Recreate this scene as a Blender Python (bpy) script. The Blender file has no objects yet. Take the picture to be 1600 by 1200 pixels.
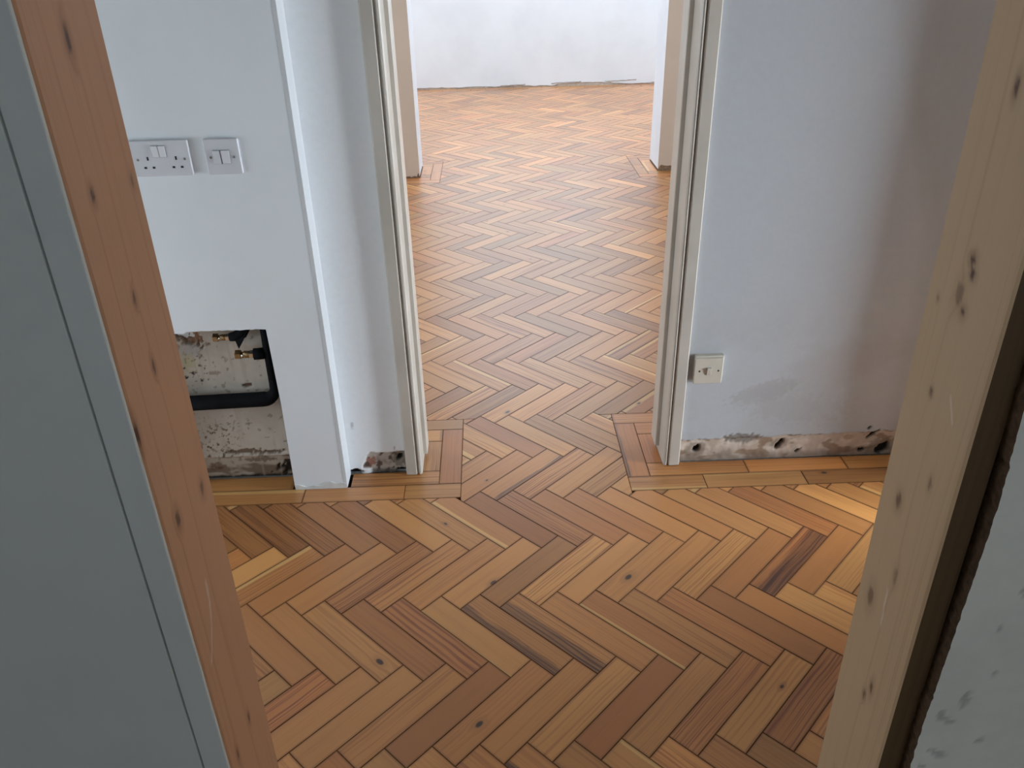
import bpy, bmesh, math, random
from mathutils import Matrix, Vector, noise

# ------------------------------------------------------------------ camera, world, light
scene = bpy.context.scene
col = scene.collection
scene.view_settings.view_transform = 'Standard'
scene.view_settings.look = 'None'
scene.view_settings.gamma = 1.0
scene.view_settings.use_curve_mapping = False
scene.view_settings.exposure = 0.0
scene.cycles.max_bounces = 12
scene.cycles.diffuse_bounces = 8
scene.cycles.glossy_bounces = 4
scene.cycles.sample_clamp_indirect = 4.0

CAM_H = 1.45
F_PX, PITCH, ROLL, YAW = 1261.677, 0.508605, -0.0240641, 0.0216233
cd = bpy.data.cameras.new('camera'); cam = bpy.data.objects.new('camera', cd); col.objects.link(cam)
cd.sensor_fit = 'HORIZONTAL'; cd.sensor_width = 36.0; cd.lens = F_PX / 1600 * 36.0
cd.clip_start = 0.02; cd.clip_end = 100
cy, sy, cp, sp = math.cos(YAW), math.sin(YAW), math.cos(PITCH), math.sin(PITCH)
fwd = Vector((sy * cp, cy * cp, -sp)); right = Vector((cy, -sy, 0)); upv = right.cross(fwd)
R_ = right * math.cos(ROLL) + upv * math.sin(ROLL); U_ = -right * math.sin(ROLL) + upv * math.cos(ROLL)
m3 = Matrix((R_, U_, -fwd)).transposed()
cam.matrix_world = Matrix.Translation((0, 0, CAM_H)) @ m3.to_4x4()
scene.camera = cam

w = bpy.data.worlds.new('overcast_sky'); scene.world = w; w.use_nodes = True
w.node_tree.nodes['Background'].inputs[0].default_value = (0.75, 0.87, 1.0, 1)
w.node_tree.nodes['Background'].inputs[1].default_value = 1.0

def daylight(name, loc, rot, sx, sz, watts, color):
    l = bpy.data.lights.new(name, 'AREA'); l.shape = 'RECTANGLE'; l.size = sx; l.size_y = sz
    l.energy = watts; l.color = color
    o = bpy.data.objects.new(name, l); col.objects.link(o); o.location = loc; o.rotation_euler = rot
    return o
CEIL = 2.45
WX0, WX1 = -2.6, 3.2          # outer walls of the two rooms behind the doorway
# daylight standing in each window opening (windows are built below)
SKY = (0.78, 0.90, 1.0)
D90 = math.radians(90)
daylight('daylight_back_room', (WX0 - 0.10, 7.5, 1.45), (0, -D90, 0), 1.3, 2.2, 54, SKY)
daylight('daylight_back_room_right', (WX1 + 0.10, 7.5, 1.45), (0, D90, 0), 1.3, 2.2, 54, SKY)
daylight('daylight_middle_room', (WX0 - 0.10, 3.7, 1.45), (0, -D90, 0), 1.3, 1.6, 70, SKY)
daylight('daylight_middle_room_right', (WX1 + 0.10, 3.7, 1.45), (0, D90, 0), 1.3, 1.6, 66, SKY)
daylight('daylight_hall_right', (WX1 + 0.10, 1.40, 0.54), (0, D90, 0), 1.0, 1.1, 360, SKY)
daylight('added_fill_hall_left', (-1.98, 1.36, 0.70), (0, -D90, 0), 1.1, 0.9, 12, SKY)  # lamp added at the unseen left end to lift the hall
daylight('added_light_back_window', (0.42, 9.33, 1.70), (-D90, 0, 0), 2.2, 1.36, 14, SKY)  # lamp of an added, unseen window, mirrored in the middle floor
daylight('added_light_roof_window', (0.40, 7.15, 2.56), (0, 0, 0), 2.1, 2.3, 58, SKY)  # added skylight lamp so the nearer middle floor reflects brightness
daylight('daylight_near_room', (0.5, -2.58, 1.5), (D90, 0, 0), 1.9, 1.3, 12, SKY)

# ------------------------------------------------------------------ helpers
def tag(o, label=None, cat=None, group=None, kind=None):
    if label: o['label'] = label
    if cat: o['category'] = cat
    if group: o['group'] = group
    if kind: o['kind'] = kind
    return o

def empty(name, loc=(0, 0, 0)):
    o = bpy.data.objects.new(name, None); col.objects.link(o); o.location = loc
    o.empty_display_size = 0.05
    return o

def link(name, me, m, parent=None):
    o = bpy.data.objects.new(name, me); col.objects.link(o)
    if m and not me.materials: me.materials.append(m)
    if parent:
        o.parent = parent
        o.matrix_parent_inverse = Matrix.Translation(-parent.location)
    return o

def from_bm(name, bm, m, parent=None, smooth=False):
    me = bpy.data.meshes.new(name); bm.normal_update(); bm.to_mesh(me); bm.free()
    if smooth:
        for p in me.polygons: p.use_smooth = True
    return link(name, me, m, parent)

def add_box(bm, x0, x1, y0, y1, z0, z1):
    vs = [bm.verts.new((x, y, z)) for z in (z0, z1) for y in (y0, y1) for x in (x0, x1)]
    for f in ((0, 2, 3, 1), (4, 5, 7, 6), (0, 1, 5, 4), (2, 6, 7, 3), (0, 4, 6, 2), (1, 3, 7, 5)):
        bm.faces.new([vs[i] for i in f])
    return vs

def box(name, m, b, parent=None, bevel=0.0, seg=2):
    bm = bmesh.new(); add_box(bm, *b)
    if bevel: bmesh.ops.bevel(bm, geom=list(bm.edges), offset=bevel, segments=seg, affect='EDGES', profile=0.5)
    return from_bm(name, bm, m, parent)

def prism(name, m, pts, axis, a0, a1, parent=None):
    """outline pts (2D) extruded along an axis: 'y' -> pts are (x,z); 'z' -> pts are (x,y)"""
    bm = bmesh.new()
    def P(p, a): return (p[0], a, p[1]) if axis == 'y' else (p[0], p[1], a)
    A = [bm.verts.new(P(p, a0)) for p in pts]; B = [bm.verts.new(P(p, a1)) for p in pts]
    bm.faces.new(A); bm.faces.new(B[::-1])
    n = len(pts)
    for i in range(n):
        j = (i + 1) % n
        bm.faces.new((A[j], A[i], B[i], B[j]))
    bmesh.ops.recalc_face_normals(bm, faces=bm.faces)
    return from_bm(name, bm, m, parent)

def tube(name, m, pts, r, parent=None, seg=16, caps=True):
    bm = bmesh.new(); rings = []
    pts = [Vector(p) for p in pts]; n = len(pts)
    rs = r if isinstance(r, (list, tuple)) else [r] * n
    ref = Vector((0, 1, 0.001))
    for i, p in enumerate(pts):
        t = (pts[min(i + 1, n - 1)] - pts[max(i - 1, 0)]).normalized()
        a = t.cross(ref).normalized(); b = t.cross(a)
        rings.append([bm.verts.new(p + (a * math.cos(k * 2 * math.pi / seg) + b * math.sin(k * 2 * math.pi / seg)) * rs[i]) for k in range(seg)])
    for i in range(n - 1):
        for k in range(seg):
            bm.faces.new((rings[i][k], rings[i][(k + 1) % seg], rings[i + 1][(k + 1) % seg], rings[i + 1][k]))
    if caps: bm.faces.new(rings[0][::-1]); bm.faces.new(rings[-1])
    bmesh.ops.recalc_face_normals(bm, faces=bm.faces)
    return from_bm(name, bm, m, parent, smooth=True)

def lathe_x(name, m, x0, y, z, prof, seg=20, parent=None, smooth=False):
    return tube(name, m, [(x0 + dx, y, z) for dx, r in prof], [r for dx, r in prof], parent, seg)

def fbm(x, y, z=0.0, o=4):
    return noise.fractal(Vector((x, y, z)), 1.0, 2.0, o, noise_basis='PERLIN_ORIGINAL')

def smooth(a, b, x):
    t = min(1.0, max(0.0, (x - a) / (b - a))) if a != b else float(x > a)
    return t * t * (3 - 2 * t)

def mixc(a, b, t): return tuple(a[i] + (b[i] - a[i]) * t for i in range(3))

# ------------------------------------------------------------------ materials
class NT:
    def __init__(self, name):
        self.m = bpy.data.materials.new(name); self.m.use_nodes = True
        self.t = self.m.node_tree; self.b = self.t.nodes['Principled BSDF']
    def n(self, typ, **kw):
        nd = self.t.nodes.new(typ)
        for k, v in kw.items(): setattr(nd, k, v)
        return nd
    def l(self, a, b): self.t.links.new(a, b)
    def put(self, sock, v):
        if hasattr(v, 'node'): self.l(v, sock)
        elif isinstance(v, (tuple, list)) and len(v) == 3 and sock.type == 'RGBA': sock.default_value = (*v, 1)
        else: sock.default_value = v
    def math(self, op, a, b=0.0, c=None, clamp=False):
        nd = self.n('ShaderNodeMath', operation=op, use_clamp=clamp)
        self.put(nd.inputs[0], a); self.put(nd.inputs[1], b)
        if c is not None: self.put(nd.inputs[2], c)
        return nd.outputs[0]
    def mix(self, f, a, b, blend='MIX'):
        nd = self.n('ShaderNodeMix', data_type='RGBA', blend_type=blend)
        self.put(nd.inputs[0], f); self.put(nd.inputs[6], a); self.put(nd.inputs[7], b)
        return nd.outputs[2]
    def noise(self, vec, scale, detail=3.0, rough=0.5):
        nd = self.n('ShaderNodeTexNoise'); 
        if vec is not None: self.l(vec, nd.inputs['Vector'])
        nd.inputs['Scale'].default_value = scale; nd.inputs['Detail'].default_value = detail
        nd.inputs['Roughness'].default_value = rough
        return nd.outputs['Fac']
    def sstep(self, x, a, b):
        nd = self.n('ShaderNodeMapRange', interpolation_type='SMOOTHSTEP')
        self.put(nd.inputs[0], x); self.put(nd.inputs[1], a); self.put(nd.inputs[2], b)
        return nd.outputs[0]
    def comb(self, x, y, z):
        nd = self.n('ShaderNodeCombineXYZ')
        for i, v in enumerate((x, y, z)): self.put(nd.inputs[i], v)
        return nd.outputs[0]
    def sep(self, v):
        nd = self.n('ShaderNodeSeparateXYZ'); self.l(v, nd.inputs[0]); return nd.outputs
    def coord(self, w='Object'): return self.n('ShaderNodeTexCoord').outputs[w]
    def bump(self, h, strength, dist):
        nd = self.n('ShaderNodeBump'); self.l(h, nd.inputs['Height'])
        nd.inputs['Strength'].default_value = strength; nd.inputs['Distance'].default_value = dist
        self.l(nd.outputs[0], self.b.inputs['Normal'])
    def base(self, c): self.put(self.b.inputs['Base Color'], c)
    def rough(self, v): self.put(self.b.inputs['Roughness'], v)

def mat_simple(name, c, rough=0.5, metal=0.0, var=0.06, scale=30, bump=0.0):
    q = NT(name)
    if rough > 0.7: q.b.inputs['Specular IOR Level'].default_value = 0.08
    n = q.noise(q.coord(), scale, 3)
    d = tuple(max(0, x * (1 - var * 2)) for x in c); b = tuple(min(1, x * (1 + var * 2)) for x in c)
    q.base(q.mix(n, d, b)); q.rough(rough); q.b.inputs['Metallic'].default_value = metal
    if bump: q.bump(n, bump, 0.002)
    return q.m

def mat_wall(name, c, dirt=(0.45, 0.42, 0.38), amount=0.25, rough=0.6):
    q = NT(name); v = q.coord()
    big = q.noise(v, 2.2, 4, 0.6); mid = q.noise(v, 14, 4, 0.6); fine = q.noise(v, 180, 2)
    c1 = q.mix(q.sstep(big, 0.35, 0.75), c, tuple(x * 0.93 for x in c))
    c2 = q.mix(q.math('MULTIPLY', q.sstep(mid, 0.56, 0.78), amount), c1, dirt)
    q.base(c2); q.rough(rough)
    q.bump(q.math('ADD', q.math('MULTIPLY', mid, 1.0), q.math('MULTIPLY', fine, 0.25)), 0.05, 0.003)
    return q.m

def mat_baked(name, rough=0.7, var=0.05, bump=0.08):
    q = NT(name); v = q.coord()
    a = q.n('ShaderNodeAttribute', attribute_name='Col').outputs['Color']
    n = q.noise(v, 60, 4, 0.6); n2 = q.noise(v, 9, 3)
    f = q.math('ADD', q.math('MULTIPLY', n, var * 2), q.math('ADD', q.math('MULTIPLY', n2, var), 1 - var * 1.5))
    q.base(q.mix(1.0, a, q.comb(f, f, f), 'MULTIPLY')); q.rough(rough)
    q.bump(n, bump, 0.002); q.b.inputs['Specular IOR Level'].default_value = 0.2
    return q.m

def mat_parquet():
    q = NT('varnished_pine_parquet')
    uv = q.n('ShaderNodeUVMap', uv_map='grain').outputs[0]
    s, t, _ = q.sep(uv)
    A1 = q.n('ShaderNodeAttribute', attribute_name='blk_a'); A2 = q.n('ShaderNodeAttribute', attribute_name='blk_b'); A3 = q.n('ShaderNodeAttribute', attribute_name='blk_c')
    seed, tone, grain = q.sep(A1.outputs['Vector']); hue = A1.outputs['Alpha']
    sap, heart, kr = q.sep(A2.outputs['Vector']); ringw = A2.outputs['Alpha']
    ks, kt, bev = q.sep(A3.outputs['Vector'])
    sd = q.math('MULTIPLY', seed, 173.0)
    # knot distance, the grain bends round it
    ds = q.math('MULTIPLY', q.math('SUBTRACT', s, ks), 0.55); dt = q.math('SUBTRACT', t, kt)
    kd = q.math('SQRT', q.math('ADD', q.math('MULTIPLY', ds, ds), q.math('MULTIPLY', dt, dt)))
    kn = q.math('DIVIDE', kd, q.math('ADD', kr, 0.00001))
    haskn = q.math('GREATER_THAN', kr, 0.0005)
    bend = q.math('MULTIPLY', q.math('MULTIPLY', q.math('SUBTRACT', 1.0, q.sstep(kn, 0.5, 4.0)), haskn), q.math('MULTIPLY', dt, 0.9))
    warp = q.noise(q.comb(q.math('MULTIPLY', s, 5.0), q.math('MULTIPLY', t, 9.0), sd), 1.0, 2)
    tw = q.math('ADD', q.math('SUBTRACT', t, bend), q.math('MULTIPLY', q.math('SUBTRACT', warp, 0.5), 0.014))
    # growth rings: streaks along the length
    rings = q.noise(q.comb(q.math('MULTIPLY', s, 2.6), q.math('MULTIPLY', tw, ringw), sd), 1.0, 2, 0.55)
    ring = q.sstep(rings, 0.44, 0.66)
    fib = q.noise(q.comb(q.math('MULTIPLY', s, 22.0), q.math('MULTIPLY', tw, 900.0), sd), 1.0, 2, 0.6)
    broad = q.noise(q.comb(q.math('MULTIPLY', s, 3.0), q.math('MULTIPLY', t, 34.0), q.math('ADD', sd, 40.0)), 1.0, 2)
    light = q.mix(hue, (0.60, 0.278, 0.080), (0.50, 0.182, 0.047))
    dark = q.mix(hue, (0.34, 0.11, 0.026), (0.24, 0.06, 0.016))
    g = q.math('ADD', q.math('MULTIPLY', ring, q.math('MULTIPLY', grain, 1.0)), q.math('MULTIPLY', q.math('SUBTRACT', fib, 0.5), 0.45))
    g = q.math('ADD', g, q.math('MULTIPLY', q.math('SUBTRACT', broad, 0.5), 0.55), clamp=True)
    c = q.mix(g, light, dark)
    # pale sapwood strip along one edge, signed width
    H = 0.0344
    side = q.math('SIGN', sap); ta = q.math('SUBTRACT', H, q.math('MULTIPLY', tw, side))
    sm = q.math('SUBTRACT', 1.0, q.sstep(q.math('SUBTRACT', ta, q.math('ABSOLUTE', sap)), -0.002, 0.002))
    sm = q.math('MULTIPLY', sm, q.math('GREATER_THAN', q.math('ABSOLUTE', sap), 0.0005))
    c = q.mix(q.math('MULTIPLY', sm, 0.8), c, (0.74, 0.43, 0.15))
    # dark heartwood strip
    side = q.math('SIGN', heart); ta = q.math('SUBTRACT', H, q.math('MULTIPLY', tw, side))
    rag = q.math('MULTIPLY', q.math('SUBTRACT', q.noise(q.comb(q.math('MULTIPLY', s, 9.0), q.math('MULTIPLY', t, 160.0), sd), 1.0, 3, 0.6), 0.5), 0.03)
    hm = q.math('SUBTRACT', 1.0, q.sstep(q.math('SUBTRACT', q.math('ADD', ta, rag), q.math('ABSOLUTE', heart)), -0.004, 0.006))
    hm = q.math('MULTIPLY', hm, q.math('GREATER_THAN', q.math('ABSOLUTE', heart), 0.0005))
    c = q.mix(q.math('MULTIPLY', hm, q.math('ADD', 0.25, q.math('ADD', q.math('MULTIPLY', ring, 0.45), q.math('MULTIPLY', fib, 0.6)), clamp=True)), c, (0.075, 0.022, 0.012))
    # knot
    km = q.math('MULTIPLY', q.math('SUBTRACT', 1.0, q.sstep(q.math('ADD', kn, q.math('MULTIPLY', rings, 0.6)), 0.9, 1.5)), haskn)
    halo = q.math('MULTIPLY', q.math('SUBTRACT', 1.0, q.sstep(kn, 1.0, 3.2)), q.math('MULTIPLY', haskn, 0.4))
    c = q.mix(halo, c, (0.28, 0.11, 0.04)); c = q.mix(km, c, (0.055, 0.02, 0.009))
    # stained edges where old finish sits in the joints
    ed = q.math('SUBTRACT', H, q.math('ABSOLUTE', t)); es = q.math('SUBTRACT', 0.1522, q.math('ABSOLUTE', s))
    em = q.math('MINIMUM', ed, q.math('MAXIMUM', es, 0.0))
    edge = q.math('MULTIPLY', q.math('SUBTRACT', 1.0, q.sstep(em, 0.0, 0.0075)), 0.52)
    c = q.mix(edge, c, (0.13, 0.05, 0.02))
    c = q.mix(q.math('MULTIPLY', bev, 0.6), c, (0.14, 0.05, 0.016))
    tf = q.math('ADD', 1.0, tone)
    c = q.mix(1.0, c, q.comb(tf, tf, tf), 'MULTIPLY')
    q.base(c)
    q.rough(q.math('ADD', q.math('MULTIPLY', bev, 0.45), q.math('ADD', PARQ_ROUGH, q.math('MULTIPLY', ring, 0.06))))
    q.b.inputs['Specular IOR Level'].default_value = 0.12
    q.put(q.b.inputs['Coat Weight'], q.math('MULTIPLY', q.math('SUBTRACT', 1.0, bev), 1.0)); q.b.inputs['Coat Roughness'].default_value = 0.40; q.b.inputs['Coat IOR'].default_value = 1.68
    q.bump(q.math('ADD', q.math('MULTIPLY', ring, q.math('MULTIPLY', grain, 0.6)), q.math('MULTIPLY', fib, 0.3)), 0.18, 0.0012)
    return q.m
PARQ_ROUGH = 0.30

def mat_lining(name, c_light, c_dark, knot=(0.10, 0.04, 0.02)):
    q = NT(name); v = q.coord(); x, y, z = q.sep(v)
    kn = q.n('ShaderNodeAttribute', attribute_name='knot').outputs['Color']
    kr, kg, kb = q.sep(kn)
    w1 = q.noise(q.comb(q.math('MULTIPLY', x, 6.0), q.math('MULTIPLY', y, 6.0), q.math('MULTIPLY', z, 1.2)), 1.0, 2)
    yy = q.math('ADD', q.math('ADD', y, x), q.math('ADD', q.math('MULTIPLY', w1, 0.05), q.math('MULTIPLY', kg, 0.02)))
    ring = q.noise(q.comb(q.math('MULTIPLY', yy, 120.0), 3.1, q.math('MULTIPLY', z, 0.8)), 1.0, 2, 0.6)
    fib = q.noise(q.comb(q.math('MULTIPLY', yy, 700.0), 7.1, q.math('MULTIPLY', z, 10.0)), 1.0, 2)
    g = q.math('ADD', q.math('MULTIPLY', q.sstep(ring, 0.5, 0.75), 0.55), q.math('MULTIPLY', q.math('SUBTRACT', fib, 0.5), 0.4), clamp=True)
    c = q.mix(g, c_light, c_dark)
    c = q.mix(kg, c, tuple(a * 0.75 for a in c_dark)); c = q.mix(kr, c, knot); c = q.mix(kb, c, (0.85, 0.83, 0.78))
    q.base(c); q.rough(0.55)
    q.bump(q.math('ADD', g, fib), 0.12, 0.001)
    return q.m

M_PARQ = mat_parquet()
M_SLAB = mat_simple('bitumen_screed', (0.03, 0.024, 0.02), 0.9, bump=0.4)
M_WHITE = mat_wall('white_emulsion_wall', (0.80, 0.81, 0.82), (0.6, 0.59, 0.57), 0.2)
M_BACK = mat_wall('white_emulsion_back_wall', (0.79, 0.86, 0.93), (0.72, 0.76, 0.80), 0.12)
M_BEIGE = mat_wall('bare_plaster_wall', (0.61, 0.51, 0.415), (0.52, 0.42, 0.33), 0.2)
M_REVEAL = mat_wall('white_reveal_paint', (0.76, 0.80, 0.86), (0.7, 0.7, 0.7), 0.15)
M_LINING_BOARD = mat_wall('fresh_white_plasterboard', (0.81, 0.845, 0.88), (0.74, 0.76, 0.78), 0.1)
M_BEAD = mat_wall('white_corner_bead', (0.66, 0.675, 0.695), (0.62, 0.62, 0.62), 0.1, 0.55)
M_BAKED = mat_baked('weathered_plaster')
M_GREY = mat_wall('grey_green_painted_wall', (0.68, 0.735, 0.72), (0.60, 0.65, 0.65), 0.4, 0.55)
M_GREYR = mat_baked('scuffed_grey_green_plaster', 0.6, 0.05, 0.15)
M_CORE = mat_simple('brown_broken_plaster', (0.10, 0.065, 0.04), 0.95, var=0.35, scale=120, bump=1.0)
M_DARK = mat_simple('dark_void', (0.012, 0.010, 0.009), 0.95)
M_CEIL = mat_wall('ceiling_paint', (0.88, 0.89, 0.90), (0.8, 0.8, 0.8), 0.1, 0.8)
M_GLOSS = None
def mat_gloss():
    q = NT('chipped_cream_gloss_paint'); v = q.coord(); x, y, z = q.sep(v)
    n = q.noise(v, 55, 5, 0.7); n2 = q.noise(v, 6, 3)
    big = q.noise(q.comb(q.math('MULTIPLY', x, 30.0), q.math('MULTIPLY', y, 30.0), q.math('MULTIPLY', z, 9.0)), 1.0, 4, 0.7)
    c = q.mix(q.sstep(n2, 0.3, 0.7), (0.575, 0.525, 0.465), (0.51, 0.465, 0.405))
    c = q.mix(q.math('MULTIPLY', q.sstep(big, 0.70, 0.74), 0.8), c, (0.22, 0.16, 0.10))
    c = q.mix(q.math('MULTIPLY', q.sstep(n, 0.72, 0.76), 0.5), c, (0.3, 0.24, 0.18))
    q.base(c); q.rough(0.32); q.bump(q.math('ADD', q.math('MULTIPLY', big, 0.5), q.math('MULTIPLY', n, 0.2)), 0.3, 0.002)
    return q.m
M_GLOSS = mat_gloss()
M_PINE_L = mat_lining('orange_softwood', (0.55, 0.30, 0.165), (0.41, 0.205, 0.10))
M_PINE_R = mat_lining('pale_softwood', (0.55, 0.39, 0.235), (0.43, 0.285, 0.165))
M_EDGE_SHADE = mat_lining('shaded_softwood_edge', (0.125, 0.075, 0.033), (0.085, 0.048, 0.02))  # softwood darkened in colour for the dim light on the lining edges
M_PLATE = mat_simple('white_plastic_plate', (0.66, 0.66, 0.70), 0.35, var=0.02)
M_ROCKER = mat_simple('white_plastic_rocker', (0.74, 0.74, 0.77), 0.3, var=0.02)
M_IVORY = mat_simple('ivory_plastic', (0.62, 0.575, 0.49), 0.4, var=0.04)
M_SCREW = mat_simple('dull_screw_metal', (0.35, 0.34, 0.32), 0.35, 0.9)
M_BLACK = mat_simple('black_plastic', (0.01, 0.01, 0.01), 0.6)
M_LAG = mat_simple('black_foam_lagging', (0.009, 0.010, 0.012), 0.75, var=0.45, scale=18, bump=0.5)
M_BRASS = mat_simple('tarnished_brass', (0.40, 0.28, 0.15), 0.32, 0.9, var=0.3, scale=90, bump=0.3)
M_BRASS2 = mat_simple('bright_brass', (0.75, 0.66, 0.52), 0.25, 0.9, var=0.15, scale=90)
M_COPPER = mat_simple('dark_copper', (0.22, 0.12, 0.07), 0.45, 0.8, var=0.3, scale=60)
M_UPVC = mat_simple('white_window_frame', (0.8, 0.8, 0.8), 0.35, var=0.02)
M_WINGLASS = None
def mat_glass():
    q = NT('window_glass'); t = q.t
    tr = q.n('ShaderNodeBsdfTransparent'); gl = q.n('ShaderNodeBsdfGlossy'); gl.inputs['Roughness'].default_value = 0.02
    mx = q.n('ShaderNodeMixShader'); mx.inputs[0].default_value = 0.04
    q.l(tr.outputs[0], mx.inputs[1]); q.l(gl.outputs[0], mx.inputs[2])
    q.l(mx.outputs[0], t.nodes['Material Output'].inputs[0])
    return q.m
M_WINGLASS = mat_glass()

# ------------------------------------------------------------------ dimensions
WA0, WA1 = 2.065, 2.200        # wall with the doorway
DX0, DX1 = -0.238, 0.507       # door lining faces
WB0, WB1 = 5.55, 5.86          # wall with the wide opening
BX0, BX1 = -0.478, 1.162
WC = 9.17                      # back wall
NP0, NP1 = 0.62, 0.75          # near partition
HALL_L, HALL_R = -1.90, 1.60
NR0, NRX0, NRX1 = -2.5, -1.7, 2.1
PANEL_V = 1.995
PANEL_E = -0.461

# ------------------------------------------------------------------ floor: screed, parquet blocks
BW, BL, LU0, LV0 = 0.06883, 0.30444, 0.13393, 1.08903
S2 = math.sqrt(2)
rng = random.Random(7)

floor = box('floor', M_SLAB, (-2.75, 3.35, NR0 - 0.15, WC + 0.15, -0.12, -0.018))
tag(floor, 'pine parquet floor of herringbone blocks with straight borders running through the rooms', 'floor', kind='structure')

def clip_half(poly, a, b, c):
    """keep a*x+b*y<=c"""
    out = []
    n = len(poly)
    for i in range(n):
        p, q = poly[i], poly[(i + 1) % n]
        dp, dq = a * p[0] + b * p[1] - c, a * q[0] + b * q[1] - c
        if dp <= 0: out.append(p)
        if (dp < 0 < dq) or (dq < 0 < dp):
            t = dp / (dp - dq); out.append((p[0] + (q[0] - p[0]) * t, p[1] + (q[1] - p[1]) * t))
    return out if len(out) >= 3 else []
def area(p): return 0.5 * sum(p[i][0] * p[(i + 1) % len(p)][1] - p[(i + 1) % len(p)][0] * p[i][1] for i in range(len(p))) if p else 0
def subtract(poly, r):
    x0, x1, y0, y1 = r
    ins = poly
    for h in ((-1, 0, -x0), (1, 0, x1), (0, -1, -y0), (0, 1, y1)):
        ins = clip_half(ins, *h)
        if not ins: return [poly]
    if abs(area(ins)) < 1e-7: return [poly]
    halves = [((1, 0, x0), (-1, 0, -x0)), ((-1, 0, -x1), (1, 0, x1)), ((0, 1, y0), (0, -1, -y0)), ((0, -1, -y1), (0, 1, y1))]
    res, cur = [], poly
    while halves and cur:
        best = max(halves, key=lambda h: abs(area(clip_half(cur, *h[0]))))
        piece = clip_half(cur, *best[0])
        if piece and abs(area(piece)) > 1e-8: res.append(piece)
        cur = clip_half(cur, *best[1]); halves.remove(best)
    return res

# border frames: rectangles kept out of the herringbone field
hb = WA0                                   # wall line
B1, B2 = 1.995, 1.925                      # hall border rows
M1, M2, M3 = 2.232, 2.302, 2.364           # middle room border rows by the doorway
JL1, JL2 = -0.185, -0.118                  # columns beside the left jamb
JR1, JR2 = 0.457, 0.389
FB1, FB2 = 5.48, 5.412                     # border in front of the wide opening
FK1, FK2, FK3 = 5.86, 5.925, 5.985
FL1, FL2 = -0.404, -0.336
FR1, FR2 = 1.086, 1.012
WC1, WC2 = 9.10, 9.03
solids = [(-9, JL2, B2, M3), (JR2, 9, B2, M3), (-9, FL2, FB2, FK3), (FR2, 9, FB2, FK3),
          (-9, 9, WC2, 99), (-9, 9, -99, NR0),
          (-9, -0.36, 0.60, 0.76), (0.482, 9, 0.58, 0.76), (HALL_R, HALL_R + 0.1, 1.785, 2.1), (HALL_R, HALL_R + 0.1, 0.7, 1.47)]
def bounds_ok(x, y):
    if y < 0.68: return NRX0 < x < NRX1
    if y < 2.1: return HALL_L < x < WX1
    return WX0 < x < WX1
def room_rect(y):
    if y < 0.68: return (NRX0, NRX1)
    if y < 2.1: return (HALL_L, WX1)
    return (WX0, WX1)

blocks = []      # (poly, frame(origin, es, et), kind, centre)
E1 = (1 / S2, 1 / S2); E2 = (1 / S2, -1 / S2)
def ab(a, b, n): return ((a + b) / S2 + LU0, (a - b) / S2 + LV0 + n * BL * S2)
for n in range(-9, 20):
    for k in range(-32, 52):
        for typ in 'HV':
            if typ == 'H':
                a0, a1, b0, b1 = k * BW, k * BW + BL, k * BW, (k + 1) * BW
                es, et = E1, E2
            else:
                a0, a1, b0, b1 = k * BW + BL, (k + 1) * BW + BL, (k + 1) * BW - BL, (k + 1) * BW
                es, et = E2, E1
            c = ab((a0 + a1) / 2, (b0 + b1) / 2, n)
            if not (NR0 - 0.2 < c[1] < WC + 0.2 and WX0 - 0.2 < c[0] < WX1 + 0.2): continue
            poly = [ab(a0, b0, n), ab(a1, b0, n), ab(a1, b1, n), ab(a0, b1, n)]
            if area(poly) < 0: poly = poly[::-1]
            lo, hi = room_rect(c[1])
            poly = clip_half(clip_half(poly, -1, 0, -lo), 1, 0, hi)
            if not poly: continue
            ps = [poly]
            for r in solids:
                ps = [q for p in ps for q in subtract(p, r)]
            for p in ps:
                if abs(area(p)) > 1.2e-4: blocks.append((p, (c, es, et), 'herringbone'))

def straight(x0, x1, y0, y1, along):
    c = ((x0 + x1) / 2, (y0 + y1) / 2)
    fr = (c, (1, 0), (0, 1)) if along == 'x' else (c, (0, 1), (-1, 0))
    blocks.append(([(x0, y0), (x1, y0), (x1, y1), (x0, y1)], fr, 'border'))
def run(xs, y0, y1):
    for a, b in zip(xs, xs[1:]): straight(a, b, y0, y1, 'x')
# hall border, right of the doorway
run([JR1, 0.760, 1.066, 1.37, HALL_R], B1, hb); run([JR2, 0.616, 0.918, 1.222, HALL_R], B2, B1)
run([HALL_R + 0.1, 1.9, 2.2, 2.5, 2.8, WX1], B1, hb); run([HALL_R + 0.1, 2.1, 2.4, 2.7, 3.0, WX1], B2, B1)
straight(JR2, JR1, B1, M2, 'y')
straight(JR1, DX1, hb, M1, 'y')
run([JR2, 0.70, 1.0, 1.3, 1.6, 1.9, 2.2, 2.5, 2.8, WX1], M2, M3); run([JR1, 0.60, 0.9, 1.2, 1.5, 1.8, 2.1, 2.4, 2.7, 3.0, WX1], M1, M2)
# left of the doorway
run([-0.286, JL2], B2, B1); run([-0.586, -0.286], B2, B1); run([HALL_L, -1.49, -1.19, -0.89, -0.586], B2, B1)
run([-0.452, JL1], B1, hb); run([HALL_L, -1.55, -1.25, -0.94, -0.625], B1, hb)
straight(JL1, JL2, B1, M2, 'y')
straight(DX0, JL1, hb, M1, 'y')
run([-0.42, JL2], M2, M3); run([WX0, -2.3, -1.95, -1.64, -1.33, -1.02, -0.72, -0.42], M2, M3)
run([-0.50, JL1], M1, M2); run([WX0, -2.4, -2.05, -1.74, -1.43, -1.12, -0.81, -0.50], M1, M2)
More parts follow.
